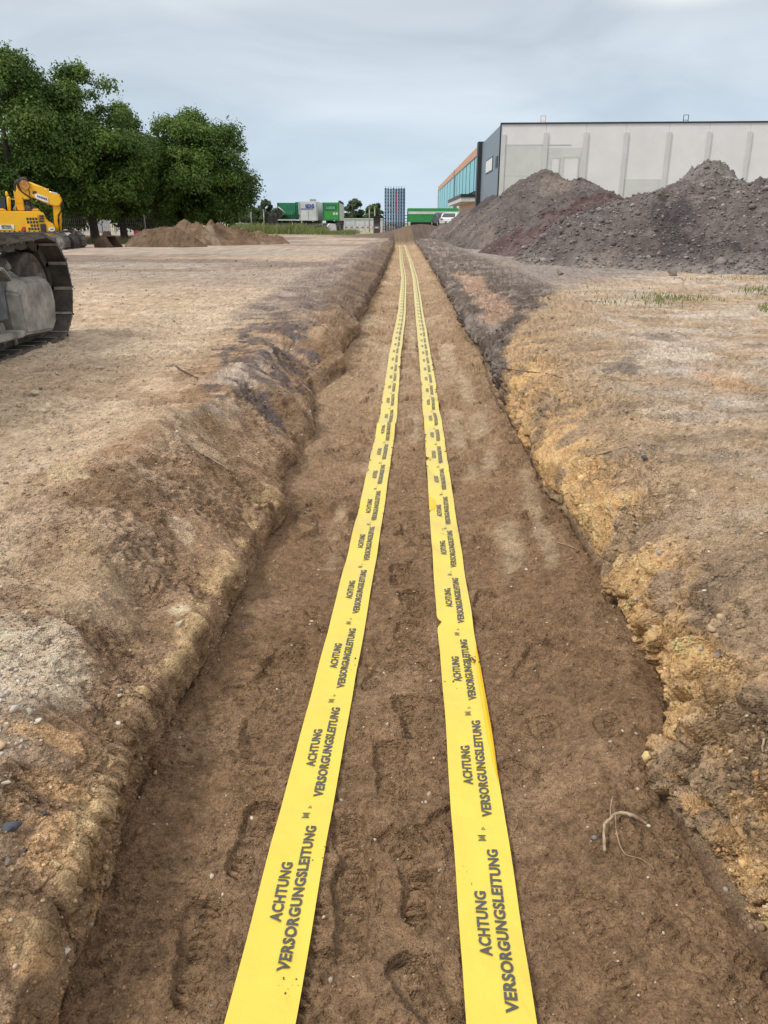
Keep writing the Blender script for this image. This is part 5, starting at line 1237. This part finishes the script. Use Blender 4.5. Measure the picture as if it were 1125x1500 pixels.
def track(parent, y0, y1, zc, rad, xa, xb, pitch, cover=True, detail=True):
    """crawler track in the parent's frame: runs along local y, shoes from xa (inner) to xb (outer)"""
    L_ = y1-y0; per = 2*L_+2*math.pi*rad; nS = int(round(per/pitch)); pitch = per/nS; sg = 1 if xb > xa else -1; xc = (xa+xb)/2
    def pt(s_):
        s_ %= per
        if s_ < L_: return y0+s_, zc-rad, 0.
        s_ -= L_
        if s_ < math.pi*rad: a = s_/rad; return y1+math.sin(a)*rad, zc-math.cos(a)*rad, a
        s_ -= math.pi*rad
        if s_ < L_: return y1-s_, zc+rad-.05*math.sin(math.pi*s_/L_), math.pi
        s_ -= L_; a = math.pi+s_/rad; return y0+math.sin(a)*rad, zc-math.cos(a)*rad, a
    for i in range(nS):
        y_, z_, a = pt((i+.5)*pitch); mb = MB(); lo, hi = min(xa, xb), max(xa, xb)
        def q(u, v, x): return (x, y_+u*math.cos(a)+v*math.sin(a), z_+u*math.sin(a)-v*math.cos(a))
        h = pitch*.5
        prof = [(-h*1.02, -.012), (-h*1.02, .035), (-h*.88, .035), (-h*.86, .006), (-h*.1, .006), (-h*.06, .022), (h*.06, .022), (h*.1, .006), (h*.9, .006), (h*.96, -.010), (h*1.06, -.016), (h*1.06, -.030), (h*.9, -.026)]
        mb.prism([q(u, v, lo) for u, v in prof], (hi-lo, 0, 0), 0)
        if detail:
            for bx_ in (xc-.13, xc-.06, xc+.06, xc+.13):
                for u in (-h*.4, h*.4): mb.tube([q(u, .004, bx_), q(u, .026, bx_)], .014, 6)
            vsl = [q(h*.84, -.034, lo+.003), q(h*1.075, -.034, lo+.003), q(h*1.075, -.034, hi-.003), q(h*.84, -.034, hi-.003)]
            vs2 = [q(h*.84, -.0302, lo+.003), q(h*1.075, -.0302, lo+.003), q(h*1.075, -.0302, hi-.003), q(h*.84, -.0302, hi-.003)]
            mb.add(vsl+vs2, [(0, 1, 2, 3), (7, 6, 5, 4), (0, 4, 5, 1), (1, 5, 6, 2), (2, 6, 7, 3), (3, 7, 4, 0)], 1)
        mb.build('track_shoe', [m_shoe, m_lip], parent)
    mb = MB(); hr = rad-.035     # link chain on both rails
    for xr_ in (xc-.10, xc+.10):
        mb = MB()
        for i in range(nS):
            y_, z_, a = pt((i+.5)*pitch)
            def q2(u, v, x): return (x, y_+u*math.cos(a)-v*math.sin(a), z_+u*math.sin(a)+v*math.cos(a))
            mb.prism([q2(u, v, xr_-.025) for u, v in ((-pitch*.5, .03), (pitch*.45, .03), (pitch*.55, .05), (pitch*.5, .10), (pitch*.05, .12), (-pitch*.4, .11), (-pitch*.55, .06))], (.05, 0, 0))
        mb.build('link_chain', m_shoe, parent)
    for yy_, nm in ((y1, 'idler_wheel'), (y0, 'sprocket')):
        mb = MB(); rr = rad-.15
        mb.tube([(xc-.12, yy_, zc), (xc-.11, yy_, zc), (xc-.03, yy_, zc), (xc+.03, yy_, zc), (xc+.11, yy_, zc), (xc+.12, yy_, zc)], [rr*.93, rr, rr, rr, rr, rr*.93], 32)
        mb.tube([(xc-.2, yy_, zc), (xc+.2, yy_, zc)], rr*.45, 20); mb.tube([(xc-.16, yy_, zc), (xc+.16, yy_, zc)], rr*.75, 24)
        mb.build(nm, m_wheel, parent)
    nR_ = max(5, int(L_/.42))
    for i in range(nR_):
        yy_ = y0+.25+(L_-.35)*i/(nR_-1); mb = MB(); rr = .115; zr = zc-rad+.13+rr
        mb.tube([(xc-.18, yy_, zr), (xc-.16, yy_, zr), (xc-.09, yy_, zr), (xc+.09, yy_, zr), (xc+.16, yy_, zr), (xc+.18, yy_, zr)], [rr*.8, rr, rr*.85, rr*.85, rr, rr*.8], 18)
        mb.tube([(xc-.24, yy_, zr), (xc+.24, yy_, zr)], .05, 12); mb.build('roller', m_guard, parent)
    mb = MB(); w_ = .17
    P = [(y0+.1, zc-.12), (y0+.35, zc-.22), (y1-.45, zc-.22), (y1-.25, zc-.1), (y1-.25, zc+.10), (y1-.5, zc+.2), (y0+.35, zc+.2), (y0+.1, zc+.12)]
    mb.prism([(xc-w_, a, b) for a, b in P], (2*w_, 0, 0)); mb.build('track_frame', m_guard, parent, .02)
    return per

# near machine: parallel to the trench, only the end of its right track reaches into the picture
gzn = .475
near_m = empty('crawler_excavator', (-3.3, 8.0, gzn), 0, 'near crawler machine at the left edge, only the end of its grey steel track in view', 'excavator')
near_m['label'] = 'grey steel track end of the nearest crawler excavator, cut off by the left picture edge'
RAD = .50
track(near_m, -3.6, 0.0, RAD+.01, RAD, -.64, -.02, .272)
# guard block over the idler's tension unit and its cover plates (outer side, facing the trench)
mb = MB()
P = [(-.80, .13), (-.10, .09), (.0, .17), (.05, .40), (.0, .58), (-.10, .64), (-.74, .66), (-.84, .55)]
V0 = [(-.10, a, b) for a, b in P]; cy, cz = -.38, .39
V1 = [(-.005, cy+(a-cy)*.86, cz+(b-cz)*.86) for a, b in P]; Vb = [(-.34, a, b) for a, b in P]
nP = len(P); mb.add(Vb+V0+V1, [tuple(range(nP))[::-1]]+[(i, (i+1) % nP, nP+(i+1) % nP, nP+i) for i in range(nP)]+[(nP+i, nP+(i+1) % nP, 2*nP+(i+1) % nP, 2*nP+i) for i in range(nP)]+[tuple(range(2*nP, 3*nP))])
mb.build('guard_block', m_guard, near_m, .018, 2)
mb = MB(); mb.prism([(-.30, -2.9, .28), (-.30, -.92, .28), (-.30, -.88, .62), (-.30, -1.05, .72), (-.30, -2.9, .74)], (.24, 0, 0)); mb.build('side_cover', m_bluegrey, near_m, .05, 3)
mb = MB(); mb.prism([(-.3, -2.9, .23), (-.3, -.90, .16), (-.3, -.86, .22), (-.3, -2.9, .275)], (.34, 0, 0)); mb.prism([(-.3, -2.9, .745), (-.3, -1.02, .745), (-.3, -.9, .64), (-.3, -.87, .66), (-.3, -1.0, .775), (-.3, -2.9, .775)], (.30, 0, 0)); mb.build('cover_rail', m_guard, near_m, .01)
mb = MB(); mb.box(-.052, -.045, -1.35, -1.15, .5, .6); mb.build('data_plate', worn('brass_plate', (.42, .38, .25), (.3, .28, .2), 9), near_m)
mb = MB(); mb.tube([(-.08, -1.1, .12), (-.06, -1.05, .17), (-.05, -.98, .19), (-.05, -.92, .16), (-.06, -.9, .10)], .022, 8); mb.build('grease_pipe', m_guard, near_m)
mb = MB(); mb.tube([(-.32, -.35, .78), (-.32, -.02, .55), (-.32, .1, .4)], [.05, .045, .04], 8); mb.tube([(-.30, -1.6, .80), (-.30, -.5, .80)], .035, 8); mb.build('tension_rod', m_guard, near_m)
# the rest of that machine stands outside the picture, towards the camera's left
track(near_m, -3.6, 0.0, RAD+.01, RAD, -2.7, -3.32, .272, detail=False)
mb = MB(); mb.box(-2.5, -.8, -2.9, -.9, .45, .85); mb.tube([(-1.67, -1.9, .86), (-1.67, -1.9, 1.08)], .62, 28); mb.build('centre_frame', m_guard, near_m, .04)
mb = MB(); mb.box(-3.1, -.35, -4.9, -1.75, 1.1, 1.25); mb.prism([(-1.2, -4.9, 1.253), (-1.2, -1.75, 1.253), (-1.2, -1.85, 2.0), (-1.2, -2.6, 2.25), (-1.2, -4.8, 2.25)], (.85, 0, 0)); mb.prism([(-3.05, -5.6, 1.15), (-3.05, -4.903, 1.15), (-3.05, -4.903, 2.2), (-3.05, -5.4, 2.2), (-3.05, -5.6, 1.9)], (2.7, 0, 0)); mb.build('house', m_yel, near_m, .05)
mb = MB(); mb.box(-3.1, -2.1, -3.3, -1.8, 1.253, 2.9); mb.build('cab', m_cabgl, near_m, .08)
mb = MB(); mb.prism([(-1.9, -1.9, 1.4), (-1.9, -.2, 2.6), (-1.9, -.9, 3.1), (-1.9, -3.4, 2.6), (-1.9, -3.4, 1.4)][::-1], (.5, 0, 0)); 
mb.build('boom_foot', m_yel, near_m, .04)

# yellow excavator on the yard
YE = 34.
def ex(px, py, dy=0.): return at_y(px, py, YE+dy)
exo = ex(30, 371, .0); ez = .38
exc = empty('excavator', (exo[0], YE, ez), 0, 'yellow crawler excavator with folded boom standing under the big trees at the left edge', 'excavator')
def eb(mb, name, m, parent=None, bevel=0):
    o = mb.build(name, m, parent or exc, bevel)
    if parent is None: o.matrix_parent_inverse = Matrix.Translation((-exo[0], -YE, -ez))
    return o
def outline(pts, dy): return [ex(a, 250+0+b, dy) for a, b in pts]
zs = 10.23
def Zp(l): return [(a/zs, b/zs) for a, b in l]
mb = MB(); mb.prism(outline(Zp([(-420, 600), (0, 603), (620, 606), (655, 640), (705, 745), (790, 790), (832, 850), (830, 1010), (640, 1030), (-420, 1030)]), 0), (-.42*2.6, 2.6, 0)); house = eb(mb, 'house', m_yel, None, .05)
mb = MB(); mb.prism(outline(Zp([(352, 668), (560, 655), (612, 915), (395, 925)]), -.03), (0, .028, 0)); eb(mb, 'engine_door', m_yel, house, .01)
for gx_ in range(4):
    for gy_ in range(4):
        if gx_ == 0 and gy_ == 2: continue
        x_, y_ = 392+gx_*44+gy_*10, 705+gy_*50
        mb = MB(); mb.prism(outline(Zp([(x_, y_), (x_+34, y_-2), (x_+40, y_+36), (x_+6, y_+38)]), -.036), (0, .005, 0)); eb(mb, 'vent', m_blk, house)
for y_ in (668, 705, 745): mb = MB(); mb.prism(outline(Zp([(583, y_), (650, y_-2), (658, y_+24), (590, y_+26)]), -.04), (0, .038, 0)); eb(mb, 'louvre', m_blk, house)
mb = MB(); mb.prism(outline(Zp([(602, 800), (680, 797), (695, 935), (622, 940)]), -.04), (0, .038, 0)); eb(mb, 'louvre_panel', m_blk, house)
mb = MB(); mb.prism(outline(Zp([(310, 905), (335, 842), (372, 840), (383, 905)]), -.04), (0, .038, 0)); eb(mb, 'tail_lamp', m_red, house)
mb = MB(); mb.prism(outline(Zp([(-20, 812), (205, 808), (212, 880), (-20, 888)]), -.02), (0, .018, 0)); eb(mb, 'name_board', m_white, house)
a_ = ex(98/zs, 250+835/zs, -.03); wdt = ex(178/zs, 0)[0]-ex(18/zs, 0)[0]
o = lettering('METPARK', a_[0], YE-.035, a_[2], wdt*1.0, .10, m_blk, house, bold=.03)
mb = MB(); mb.prism(outline(Zp([(25, 862), (190, 858), (190, 866), (25, 870)]), -.026), (0, .005, 0)); eb(mb, 'text_line', m_blk, house)
mb = MB(); mb.prism(outline(Zp([(725, 858), (818, 850), (820, 905), (735, 912)]), -.02), (0, .018, 0)); sg_ = eb(mb, 'side_sign', m_white, house)
mb = MB(); mb.prism(outline(Zp([(755, 872), (805, 868), (805, 880), (755, 885)]), -.028), (0, .006, 0)); eb(mb, 'text_line', m_blk, house)
mb = MB(); mb.prism(outline(Zp([(470, 608), (480, 570), (585, 568), (598, 608)]), .5), (-.42*1.2, 1.2, 0)); mb.prism(outline(Zp([(-300, 608), (-300, 575), (60, 565), (100, 608)]), .2), (-.42*1.6, 1.6, 0)); eb(mb, 'hood', m_yel, house, .04)
mb = MB(); c_ = ex(375/zs, 250+590/zs, 1.2); mb.tube([c_-np.array([.9*.5, 0, 0]), c_+np.array([-.3, 0, .1]), c_+np.array([.2, 0, .1]), c_+np.array([.55, 0, 0])], [.08, .17, .17, .06], 12); eb(mb, 'air_filter', m_bluegrey, house)
mb = MB(); a0_ = ex(138/zs, 250+600/zs, .6); a1_ = ex(128/zs, 250+415/zs, .6); mb.tube([a0_, a0_*.35+a1_*.65, a1_, a1_+np.array([.06, 0, .02])], [.06, .075, .08, .07], 12); eb(mb, 'exhaust', m_yel, house)
mb = MB(); a0_ = ex(110/zs, 250+400/zs, .9); mb.tube([a0_, a0_+np.array([0, 0, .12]), a0_+np.array([0, 0, .24])], [.05, .06, .03], 10); mb.tube([a0_-np.array([0, 0, .7]), a0_], .02, 6); eb(mb, 'beacon', m_yel, house)
mb = MB(); mb.prism(outline(Zp([(-400, 610), (-400, 395), (90, 400), (110, 610)]), 1.3), (-.42*1.1, 1.1, 0)); eb(mb, 'cab', m_cabgl, None, .05)
mb = MB(); mb.tube([ex(150/zs, 250+425/zs, .7), ex(230/zs, 250+430/zs, .7), ex(235/zs, 250+600/zs, .7)], .02, 6); mb.tube([ex(210/zs, 250+300/zs, .8), ex(225/zs, 250+430/zs, .8), ex(240/zs, 250+490/zs, .8), ex(350/zs, 250+485/zs, .8)], .02, 6); eb(mb, 'hand_rail', m_yel)
# boom, seen from the side
mb = MB(); mb.prism(outline(Zp([(225, 330), (255, 250), (330, 250), (345, 420), (375, 600), (270, 600), (235, 500)]), .95), (-.42*.5, .5, 0)); eb(mb, 'lower_boom', m_yel, None, .03)
mb = MB(); mb.prism(outline(Zp([(235, 230), (262, 165), (320, 132), (385, 128), (430, 178), (560, 232), (700, 290), (800, 345), (880, 350), (935, 445), (895, 530), (830, 538), (700, 492), (545, 420), (470, 392), (430, 430), (370, 440), (300, 345), (255, 300)]), .9), (-.42*.6, .6, 0)); bo = eb(mb, 'boom', m_yel, None, .04)
mb = MB(); mb.prism(outline(Zp([(520, 350), (550, 340), (722, 408), (724, 478), (640, 455), (525, 405)]), .875), (0, .022, 0)); eb(mb, 'boom_board', m_white, bo)
mb = MB()
for q in range(6): x_ = 555+q*26; mb.prism(outline(Zp([(x_, 368+q*8), (x_+18, 374+q*8), (x_+20, 402+q*9), (x_+2, 396+q*9)]), .866), (0, .007, 0))
eb(mb, 'board_letters', m_blue, bo)
mb = MB(); mb.prism(outline(Zp([(484, 308), (540, 305), (545, 340), (488, 345)]), .87), (0, .025, 0)); eb(mb, 'bracket', m_blk, bo)
mb = MB(); c_ = ex(368/zs, 250+215/zs, .85); mb.tube([c_, c_+np.array([0, .7, 0])], .14, 16); mb.tube([c_+np.array([0, -.04, 0]), c_], .2, 18); eb(mb, 'pivot_pin', worn('rusty_pin', (.30, .10, .03), (.5, .28, .05), 9), bo)
mb = MB(); mb.tube([ex(440/zs, 250+200/zs, 1.1), ex(700/zs, 250+300/zs, 1.1)], .09, 12); mb.tube([ex(690/zs, 250+270/zs, 1.1), ex(700/zs, 250+320/zs, 1.1)], .11, 10); cy_ = eb(mb, 'hydraulic_cylinder', m_yel)
mb = MB(); mb.tube([ex(700/zs, 250+312/zs, 1.1), ex(862/zs, 250+352/zs, 1.1)], .045, 10); eb(mb, 'rod', m_chrome, cy_)
mb = MB(); mb.prism(outline(Zp([(790, 520), (900, 500), (925, 640), (925, 1040), (890, 1072), (845, 1062), (815, 800)]), 1.0), (-.42*.4, .4, 0)); mb.prism(outline(Zp([(862, 345), (885, 340), (935, 440), (925, 520), (880, 520)]), 1.0), (-.42*.4, .4, 0)); eb(mb, 'stick', m_yel, None, .03)
def hose(l, dy, r_=.022):
    mb = MB(); P = [Vector(ex(a/zs, 250+b/zs, dy)) for a, b in l]; Q = []
    for i in range(len(P)-1):
        p0, p1, p2, p3 = P[max(i-1, 0)], P[i], P[i+1], P[min(i+2, len(P)-1)]
        for t in np.linspace(0, 1, 6, endpoint=False): Q.append(.5*((2*p1)+(p2-p0)*t+(2*p0-5*p1+4*p2-p3)*t*t+(3*p1-p0-3*p2+p3)*t**3))
    Q.append(P[-1]); mb.tube(Q, r_, 6); eb(mb, 'hose', m_hose)
for k in range(3): hose([(450+k*6, 400+k*10), (370+k*8, 350), (310-k*8, 300-k*5), (275-k*10, 220-k*8), (300-k*6, 150-k*12), (360, 122-k*10), (400+k*10, 140)], .86+k*.03, .026)
for k in range(3): hose([(250, 300+k*10), (225-k*6, 230), (250-k*4, 165-k*6), (300, 140-k*5)], 1.0+k*.1, .024)
for k in range(4): hose([(860+k*8, 470), (905+k*12, 480), (930+k*5, 560), (890-k*10, 640+k*15), (868+k*10, 740), (885, 840+k*10), (895+k*5, 960)], .96+k*.02, .02)
for k in range(5): hose([(380+k*15, 430), (400+k*14, 480+k*6), (430+k*8, 470), (450+k*5, 520+k*15)], .9+k*.03, .016)
hose([(400, 250), (440, 320), (430, 400)], .87, .015)
mb = MB(); mb.box(-.4, .4, -.3, .3, 0, .1)
# its crawler tracks run across the view
tk = empty('crawler_track_a', (0, 0, 0)); bpy.data.objects.remove(tk)
p1_ = ex(101, 371, .0)
for q, dy in ((0, .1), (1, 2.0)):
    r = empty('crawler_track', (0, 0, 0)); r.parent = exc; r.rotation_euler = (0, 0, -math.pi/2); r.location = (p1_[0]-exo[0]-.45, .35+dy, 0)
    # sub-parts: shoes as one ring mesh is finer than the picture shows at this distance
    rad = .40; Lt = 3.3; mb = MB(); nS = 44; per = 2*Lt+2*math.pi*rad
    def pt2(s_):
        s_ %= per
        if s_ < Lt: return -Lt+s_, rad-rad, 0.
        s_ -= Lt
        if s_ < math.pi*rad: a = s_/rad; return math.sin(a)*rad, rad-math.cos(a)*rad, a
        s_ -= math.pi*rad
        if s_ < Lt: return -s_, 2*rad, math.pi
        s_ -= Lt; a = math.pi+s_/rad; return -Lt+math.sin(a)*rad, rad-math.cos(a)*rad, a
    for i in range(nS):
        y_, z_, a = pt2((i+.5)*per/nS); h = per/nS*.5
        def q_(u, v, x): return (x, y_+u*math.cos(a)+v*math.sin(a), z_+.03+u*math.sin(a)-v*math.cos(a))
        mb.prism([q_(u, v, 0) for u, v in ((-h, -.05), (-h, .04), (-h*.8, .04), (-h*.75, .0), (h*.97, .0), (h*.97, -.05))], (.55, 0, 0))
    mb.build('shoes', m_shoe, r)
    for yy_ in (0, -Lt):
        mb = MB(); mb.tube([(.08, yy_, rad+.03), (.47, yy_, rad+.03)], rad-.08, 22); mb.tube([(.02, yy_, rad+.03), (.5, yy_, rad+.03)], rad*.45, 16); mb.build('wheel', m_guard, r)
    mb = MB(); mb.prism([(.1, -Lt+.3, .2), (.1, -.3, .2), (.1, -.3, .5), (.1, -.6, .66), (.1, -Lt+.3, .66)], (.35, 0, 0)); mb.build('frame', m_guard, r, .02)
mb = MB(); a0_ = ex(10, 352, .3); mb.box(a0_[0]-1.2, ex(66, 352, .3)[0], YE+.9, YE+2.0, ez+.35, ez+.80); eb(mb, 'undercarriage', m_guard, None, .03)
# its bucket, resting on the ground at the end of the stick
c_ = ex(93, 357, 1.0)
mb = MB(); bx0 = ex(88, 357, 1.2)[0]; bx1 = ex(112, 357, 1.2)[0]; pr = [(0, .0), (.55, -.06), (.95, .1), (1.0, .5), (.8, .78), (.0, .62), (-.05, .3)]
mb.prism([(bx0+a*(bx1-bx0), YE+.9, ez+b*.85) for a, b in pr], (0, .9, 0)); mb.tube([(bx0+.1, YE+1.3, ez+.62), (bx0-.1, YE+1.3, ez+.85)], .1, 8); eb(mb, 'bucket', m_blk, None, .04)

# digger bucket left on the ground under the trees
p = at_z(163, 367, .4); r = empty('digger_bucket', (p[0], p[1], .38), R(-12), 'rusty brown digger bucket on the ground left of the small sand heap', 'digger bucket')
r.scale = (.78, .78, .66)
mrust = worn('rusty_brown_steel', (.06, .04, .03), (.11, .07, .045), 5, .8, bump=.2)
outer = [(-.62, .02), (-.72, .35), (-.6, .75), (-.3, .95), (.0, 1.0), (.62, .0), (.42, -.0)]
mb = MB(); mb.prism([(x, -.5, z) for x, z in [(-.62, .02), (-.74, .35), (-.62, .75), (-.3, .98), (.02, 1.0), (.06, .93), (-.28, .9), (-.55, .7), (-.66, .35), (-.56, .08), (.5, .06), (.75, .0), (.5, -.02)]], (0, 1.0, 0)); mb.build('shell', mrust, r)
for y_ in (-.53, .5):
    mb = MB(); mb.prism([(x, y_, z) for x, z in [(-.62, .02), (-.74, .35), (-.62, .75), (-.3, .98), (.02, 1.0), (.2, .7), (.42, .35), (.6, .06)]], (0, .03, 0)); mb.build('side_plate', mrust, r)
mb = MB(); mb.prism([(-.35, -.2, .98), (.0, -.2, 1.0), (-.02, -.2, 1.22), (-.15, -.2, 1.28), (-.3, -.2, 1.15)], (0, .06, 0)); mb.build('ear', mrust, r)
mb = MB(); mb.prism([(-.35, .14, .98), (.0, .14, 1.0), (-.02, .14, 1.22), (-.15, .14, 1.28), (-.3, .14, 1.15)], (0, .06, 0)); mb.build('ear', mrust, r)

# ================================================================ roots, twigs and bigger stones
m_root = worn('root_bark', (.42, .32, .22), (.24, .16, .10), 30, .9, bump=.4)
m_twig = worn('dry_twig', (.42, .34, .24), (.24, .17, .11), 30, .9, bump=.3)
m_dkroot = worn('dark_root', (.085, .055, .035), (.15, .10, .07), 30, .9)
def on_ground(px, py, lift=0.):
    """where the ray through this point of the picture meets the built ground"""
    d = ray(px, py); best = None
    t = np.linspace(1.0, 25, 1600)
    for i in range(len(t)):
        x, y, z = d*t[i]+np.array([0, 0, EYE])
        if z > .75 or y > 60: continue
        gi = min(max(int(np.searchsorted(ys, y)), 1), NY-2); j = int(np.argmin(np.abs(GX[gi]-x)))
        if GZ[gi, j] >= z:
            for k in range(12):
                tt = t[i-1]+(t[i]-t[i-1])*k/12; x2_, y2_, z2_ = d*tt+np.array([0, 0, EYE]); gi = min(max(int(np.searchsorted(ys, y2_)), 1), NY-2); j = int(np.argmin(np.abs(GX[gi]-x2_)))
                if GZ[gi, j] >= z2_: break
            return Vector((x2_, y2_, max(z2_, GZ[gi, j])+lift))
    p = at_z(px, py, .5); return Vector((p[0], p[1], p[2]+lift))
def stick(pts, r0, r1, m, name, label, cat, lifts=None, wob=.003, seed=1, group=None):
    P = [on_ground(a, b, (lifts[i] if lifts else .004)) for i, (a, b) in enumerate(pts)]; rr = random.Random(seed); Q = []
    for i in range(len(P)-1):
        p0, p1, p2, p3 = P[max(i-1, 0)], P[i], P[i+1], P[min(i+2, len(P)-1)]
        for t in np.linspace(0, 1, 5, endpoint=False): Q.append(.5*((2*p1)+(p2-p0)*t+(2*p0-5*p1+4*p2-p3)*t*t+(3*p1-p0-3*p2+p3)*t**3)+Vector([rr.uniform(-wob, wob) for _ in range(3)]))
    Q.append(P[-1]); n_ = len(Q); rad = [(r0+(r1-r0)*i/(n_-1))*rr.uniform(.82, 1.18) for i in range(n_)]
    mb = MB(); mb.tube(Q, rad, 8); o = mb.build(name, m); 
    if label: tag(o, label, cat, group)
    return o
rt = stick([(948, 1207), (925, 1203), (905, 1203), (893, 1212), (884, 1222), (884, 1238), (885, 1254)], .0048, .004, m_root, 'root', 'thick pale root sticking out of the ochre wall and bending down over the soil', 'root', [0, .02, .03, .03, .03, .022, .01], .0015)
r2 = stick([(893, 1212), (893, 1192), (897, 1178), (903, 1175)], .0018, .0013, m_root, 'rootlet', None, None, [.03, .03, .025, .01], .0005); r2.parent = rt
r3 = stick([(900, 1206), (903, 1235), (915, 1255), (935, 1262), (950, 1268), (958, 1276)], .0016, .001, m_root, 'rootlet', None, None, [.028, .02, .01, .008, .006, .004], .0005); r3.parent = rt
gt = 'twigs and rootlets lying on the banks'
sticks = [([(888, 752), (905, 758), (935, 770)], .010, .005, m_twig, 'pale forked twig lying on the right bank below the ochre clay'),
 ([(860, 668), (885, 664), (916, 655)], .011, .006, m_twig, 'thick short pale stick on the right bank above the forked twig'),
 ([(713, 543), (745, 543), (800, 548), (830, 556)], .007, .003, m_dkroot, 'long dark root sticking out straight across the right wall'),
 ([(770, 582), (785, 573), (800, 578)], .007, .003, m_dkroot, 'short arched dark root on the right wall'),
 ([(962, 858), (975, 876), (990, 886), (1012, 898)], .003, .0015, m_twig, 'thin curved pale straw on the right bank'),
 ([(983, 485), (1005, 492), (1012, 498)], .007, .004, m_twig, 'small pale twig beside the dark patch high on the right bank'),
 ([(784, 611), (800, 622), (808, 628)], .004, .002, m_twig, 'short pale twig stuck in the right wall beneath the dark roots'),
 ([(815, 795), (835, 801), (850, 808)], .004, .002, m_twig, 'little pale twig at the foot of the right wall beside the wet patches'),
 ([(360, 795), (372, 800), (390, 810)], .003, .0015, m_twig, 'thin rootlet on the edge of the left wall'),
 ([(308, 905), (311, 925), (313, 947)], .003, .0015, m_twig, 'thin pale rootlet hanging down the left wall'),
 ([(45, 854), (62, 858), (75, 864)], .0025, .0015, m_twig, 'thin straw on the pale ground at the left edge'),
 ([(258, 538), (275, 548), (290, 556)], .010, .006, m_dkroot, 'dark flat stick on the left shoulder near the small stones'),
 ([(283, 655), (305, 672), (338, 692)], .007, .004, m_twig, 'pale root lying down the left slope'),
 ([(1118, 1092), (1116, 1105), (1123, 1120)], .004, .002, m_twig, 'thin hooked rootlet at the right picture edge'),
 ([(1004, 424), (1000, 415), (1008, 405)], .02, .008, m_twig, 'pale branch at the foot of the rubble heap')]
for i, (pts, a, b, m_, lb) in enumerate(sticks): stick(pts, a*.8, b*.8, m_, 'twig', lb, 'twig', None, .0012, i+5, gt)
sb_ = stick([(905, 752), (912, 747), (922, 743)], .004, .002, m_twig, 'twig', 'short side branch beside the pale forked twig on the right bank', 'twig', None, .001, 40, gt)
m_slate = worn('slate', (.055, .063, .078), (.11, .12, .14), 14, .75, bump=.5, detail=9, stretch=(1, 1, 3))
m_lime = worn('pale_stone', (.50, .44, .34), (.38, .32, .24), 12, .85, bump=.3)
m_brown = worn('brown_stone', (.16, .12, .095), (.24, .19, .15), 12, .85, bump=.3)
def rock(px, py, sx, sy, sz, rz, m, label, seed, tilt=0., name='stone', up=.4, group='single stones on the banks'):
    v, f = ico(3); r_ = np.random.RandomState(seed); v = v.copy()
    for _ in range(16):
        d = r_.randn(3); d /= np.linalg.norm(d); h = r_.uniform(.38, .72); s_ = v@d; v -= np.outer(np.maximum(s_-h, 0), d)
    v *= 1+.01*r_.randn(len(v), 1); v = v*np.array([sx, sy, sz])
    p = on_ground(px, py); me = np_mesh(name, v, f); o = link(name, me, m); o.location = p+Vector((0, 0, sz*up)); o.rotation_euler = (tilt, r_.uniform(-.2, .2), rz)
    tag(o, label, 'stone', group)
rock(12, 1217, .018, .045, .014, R(-48), m_slate, 'flat dark blue slate shard at the left edge of the picture', 1, .3)
rock(35, 1250, .008, .015, .008, R(5), m_slate, 'small grey slate chip right below the big shard', 2)
rock(65, 1192, .0085, .010, .007, R(20), m_slate, 'small dark angular stone beside ochre clay at the left edge', 3)
rock(12, 1262, .013, .012, .010, R(30), m_brown, 'round dark brown clod below the slate shard', 4)
rock(12, 1148, .016, .008, .006, R(5), m_lime, 'pale flat stone above the slate shard', 5)
rock(68, 1230, .005, .006, .005, 0, m_lime, 'tiny pale yellow stone right of the slate shard', 6)
rock(52, 578, .055, .03, .022, R(-20), m_lime, 'largest pale stone on the left shoulder beneath the excavator track', 7)
rock(127, 540, .05, .03, .02, R(20), m_lime, 'pale stone on the left shoulder, left one of two side by side', 8)
rock(147, 541, .04, .03, .02, R(60), m_lime, 'pale stone on the left shoulder, right one of two side by side', 9)
rock(944, 677, .022, .02, .018, R(10), m_slate, 'small dark violet stone on the right bank', 10)
rock(368, 572, .05, .02, .03, R(50), m_lime, 'pale pointed stone near the broken edge of the left bank', 11)
rock(263, 915, .022, .03, .012, R(-30), m_lime, 'flat pale clay slab jutting from the left slope', 12, .3)
rock(820, 400-3+6, .12, .10, .09, 0, m_brown, 'boulder at the foot of the rubble heap, nearest to the trench', 13)
rock(985, 404, .16, .12, .11, 0, m_brown, 'wide brown boulder at the foot of the rubble heap', 14)
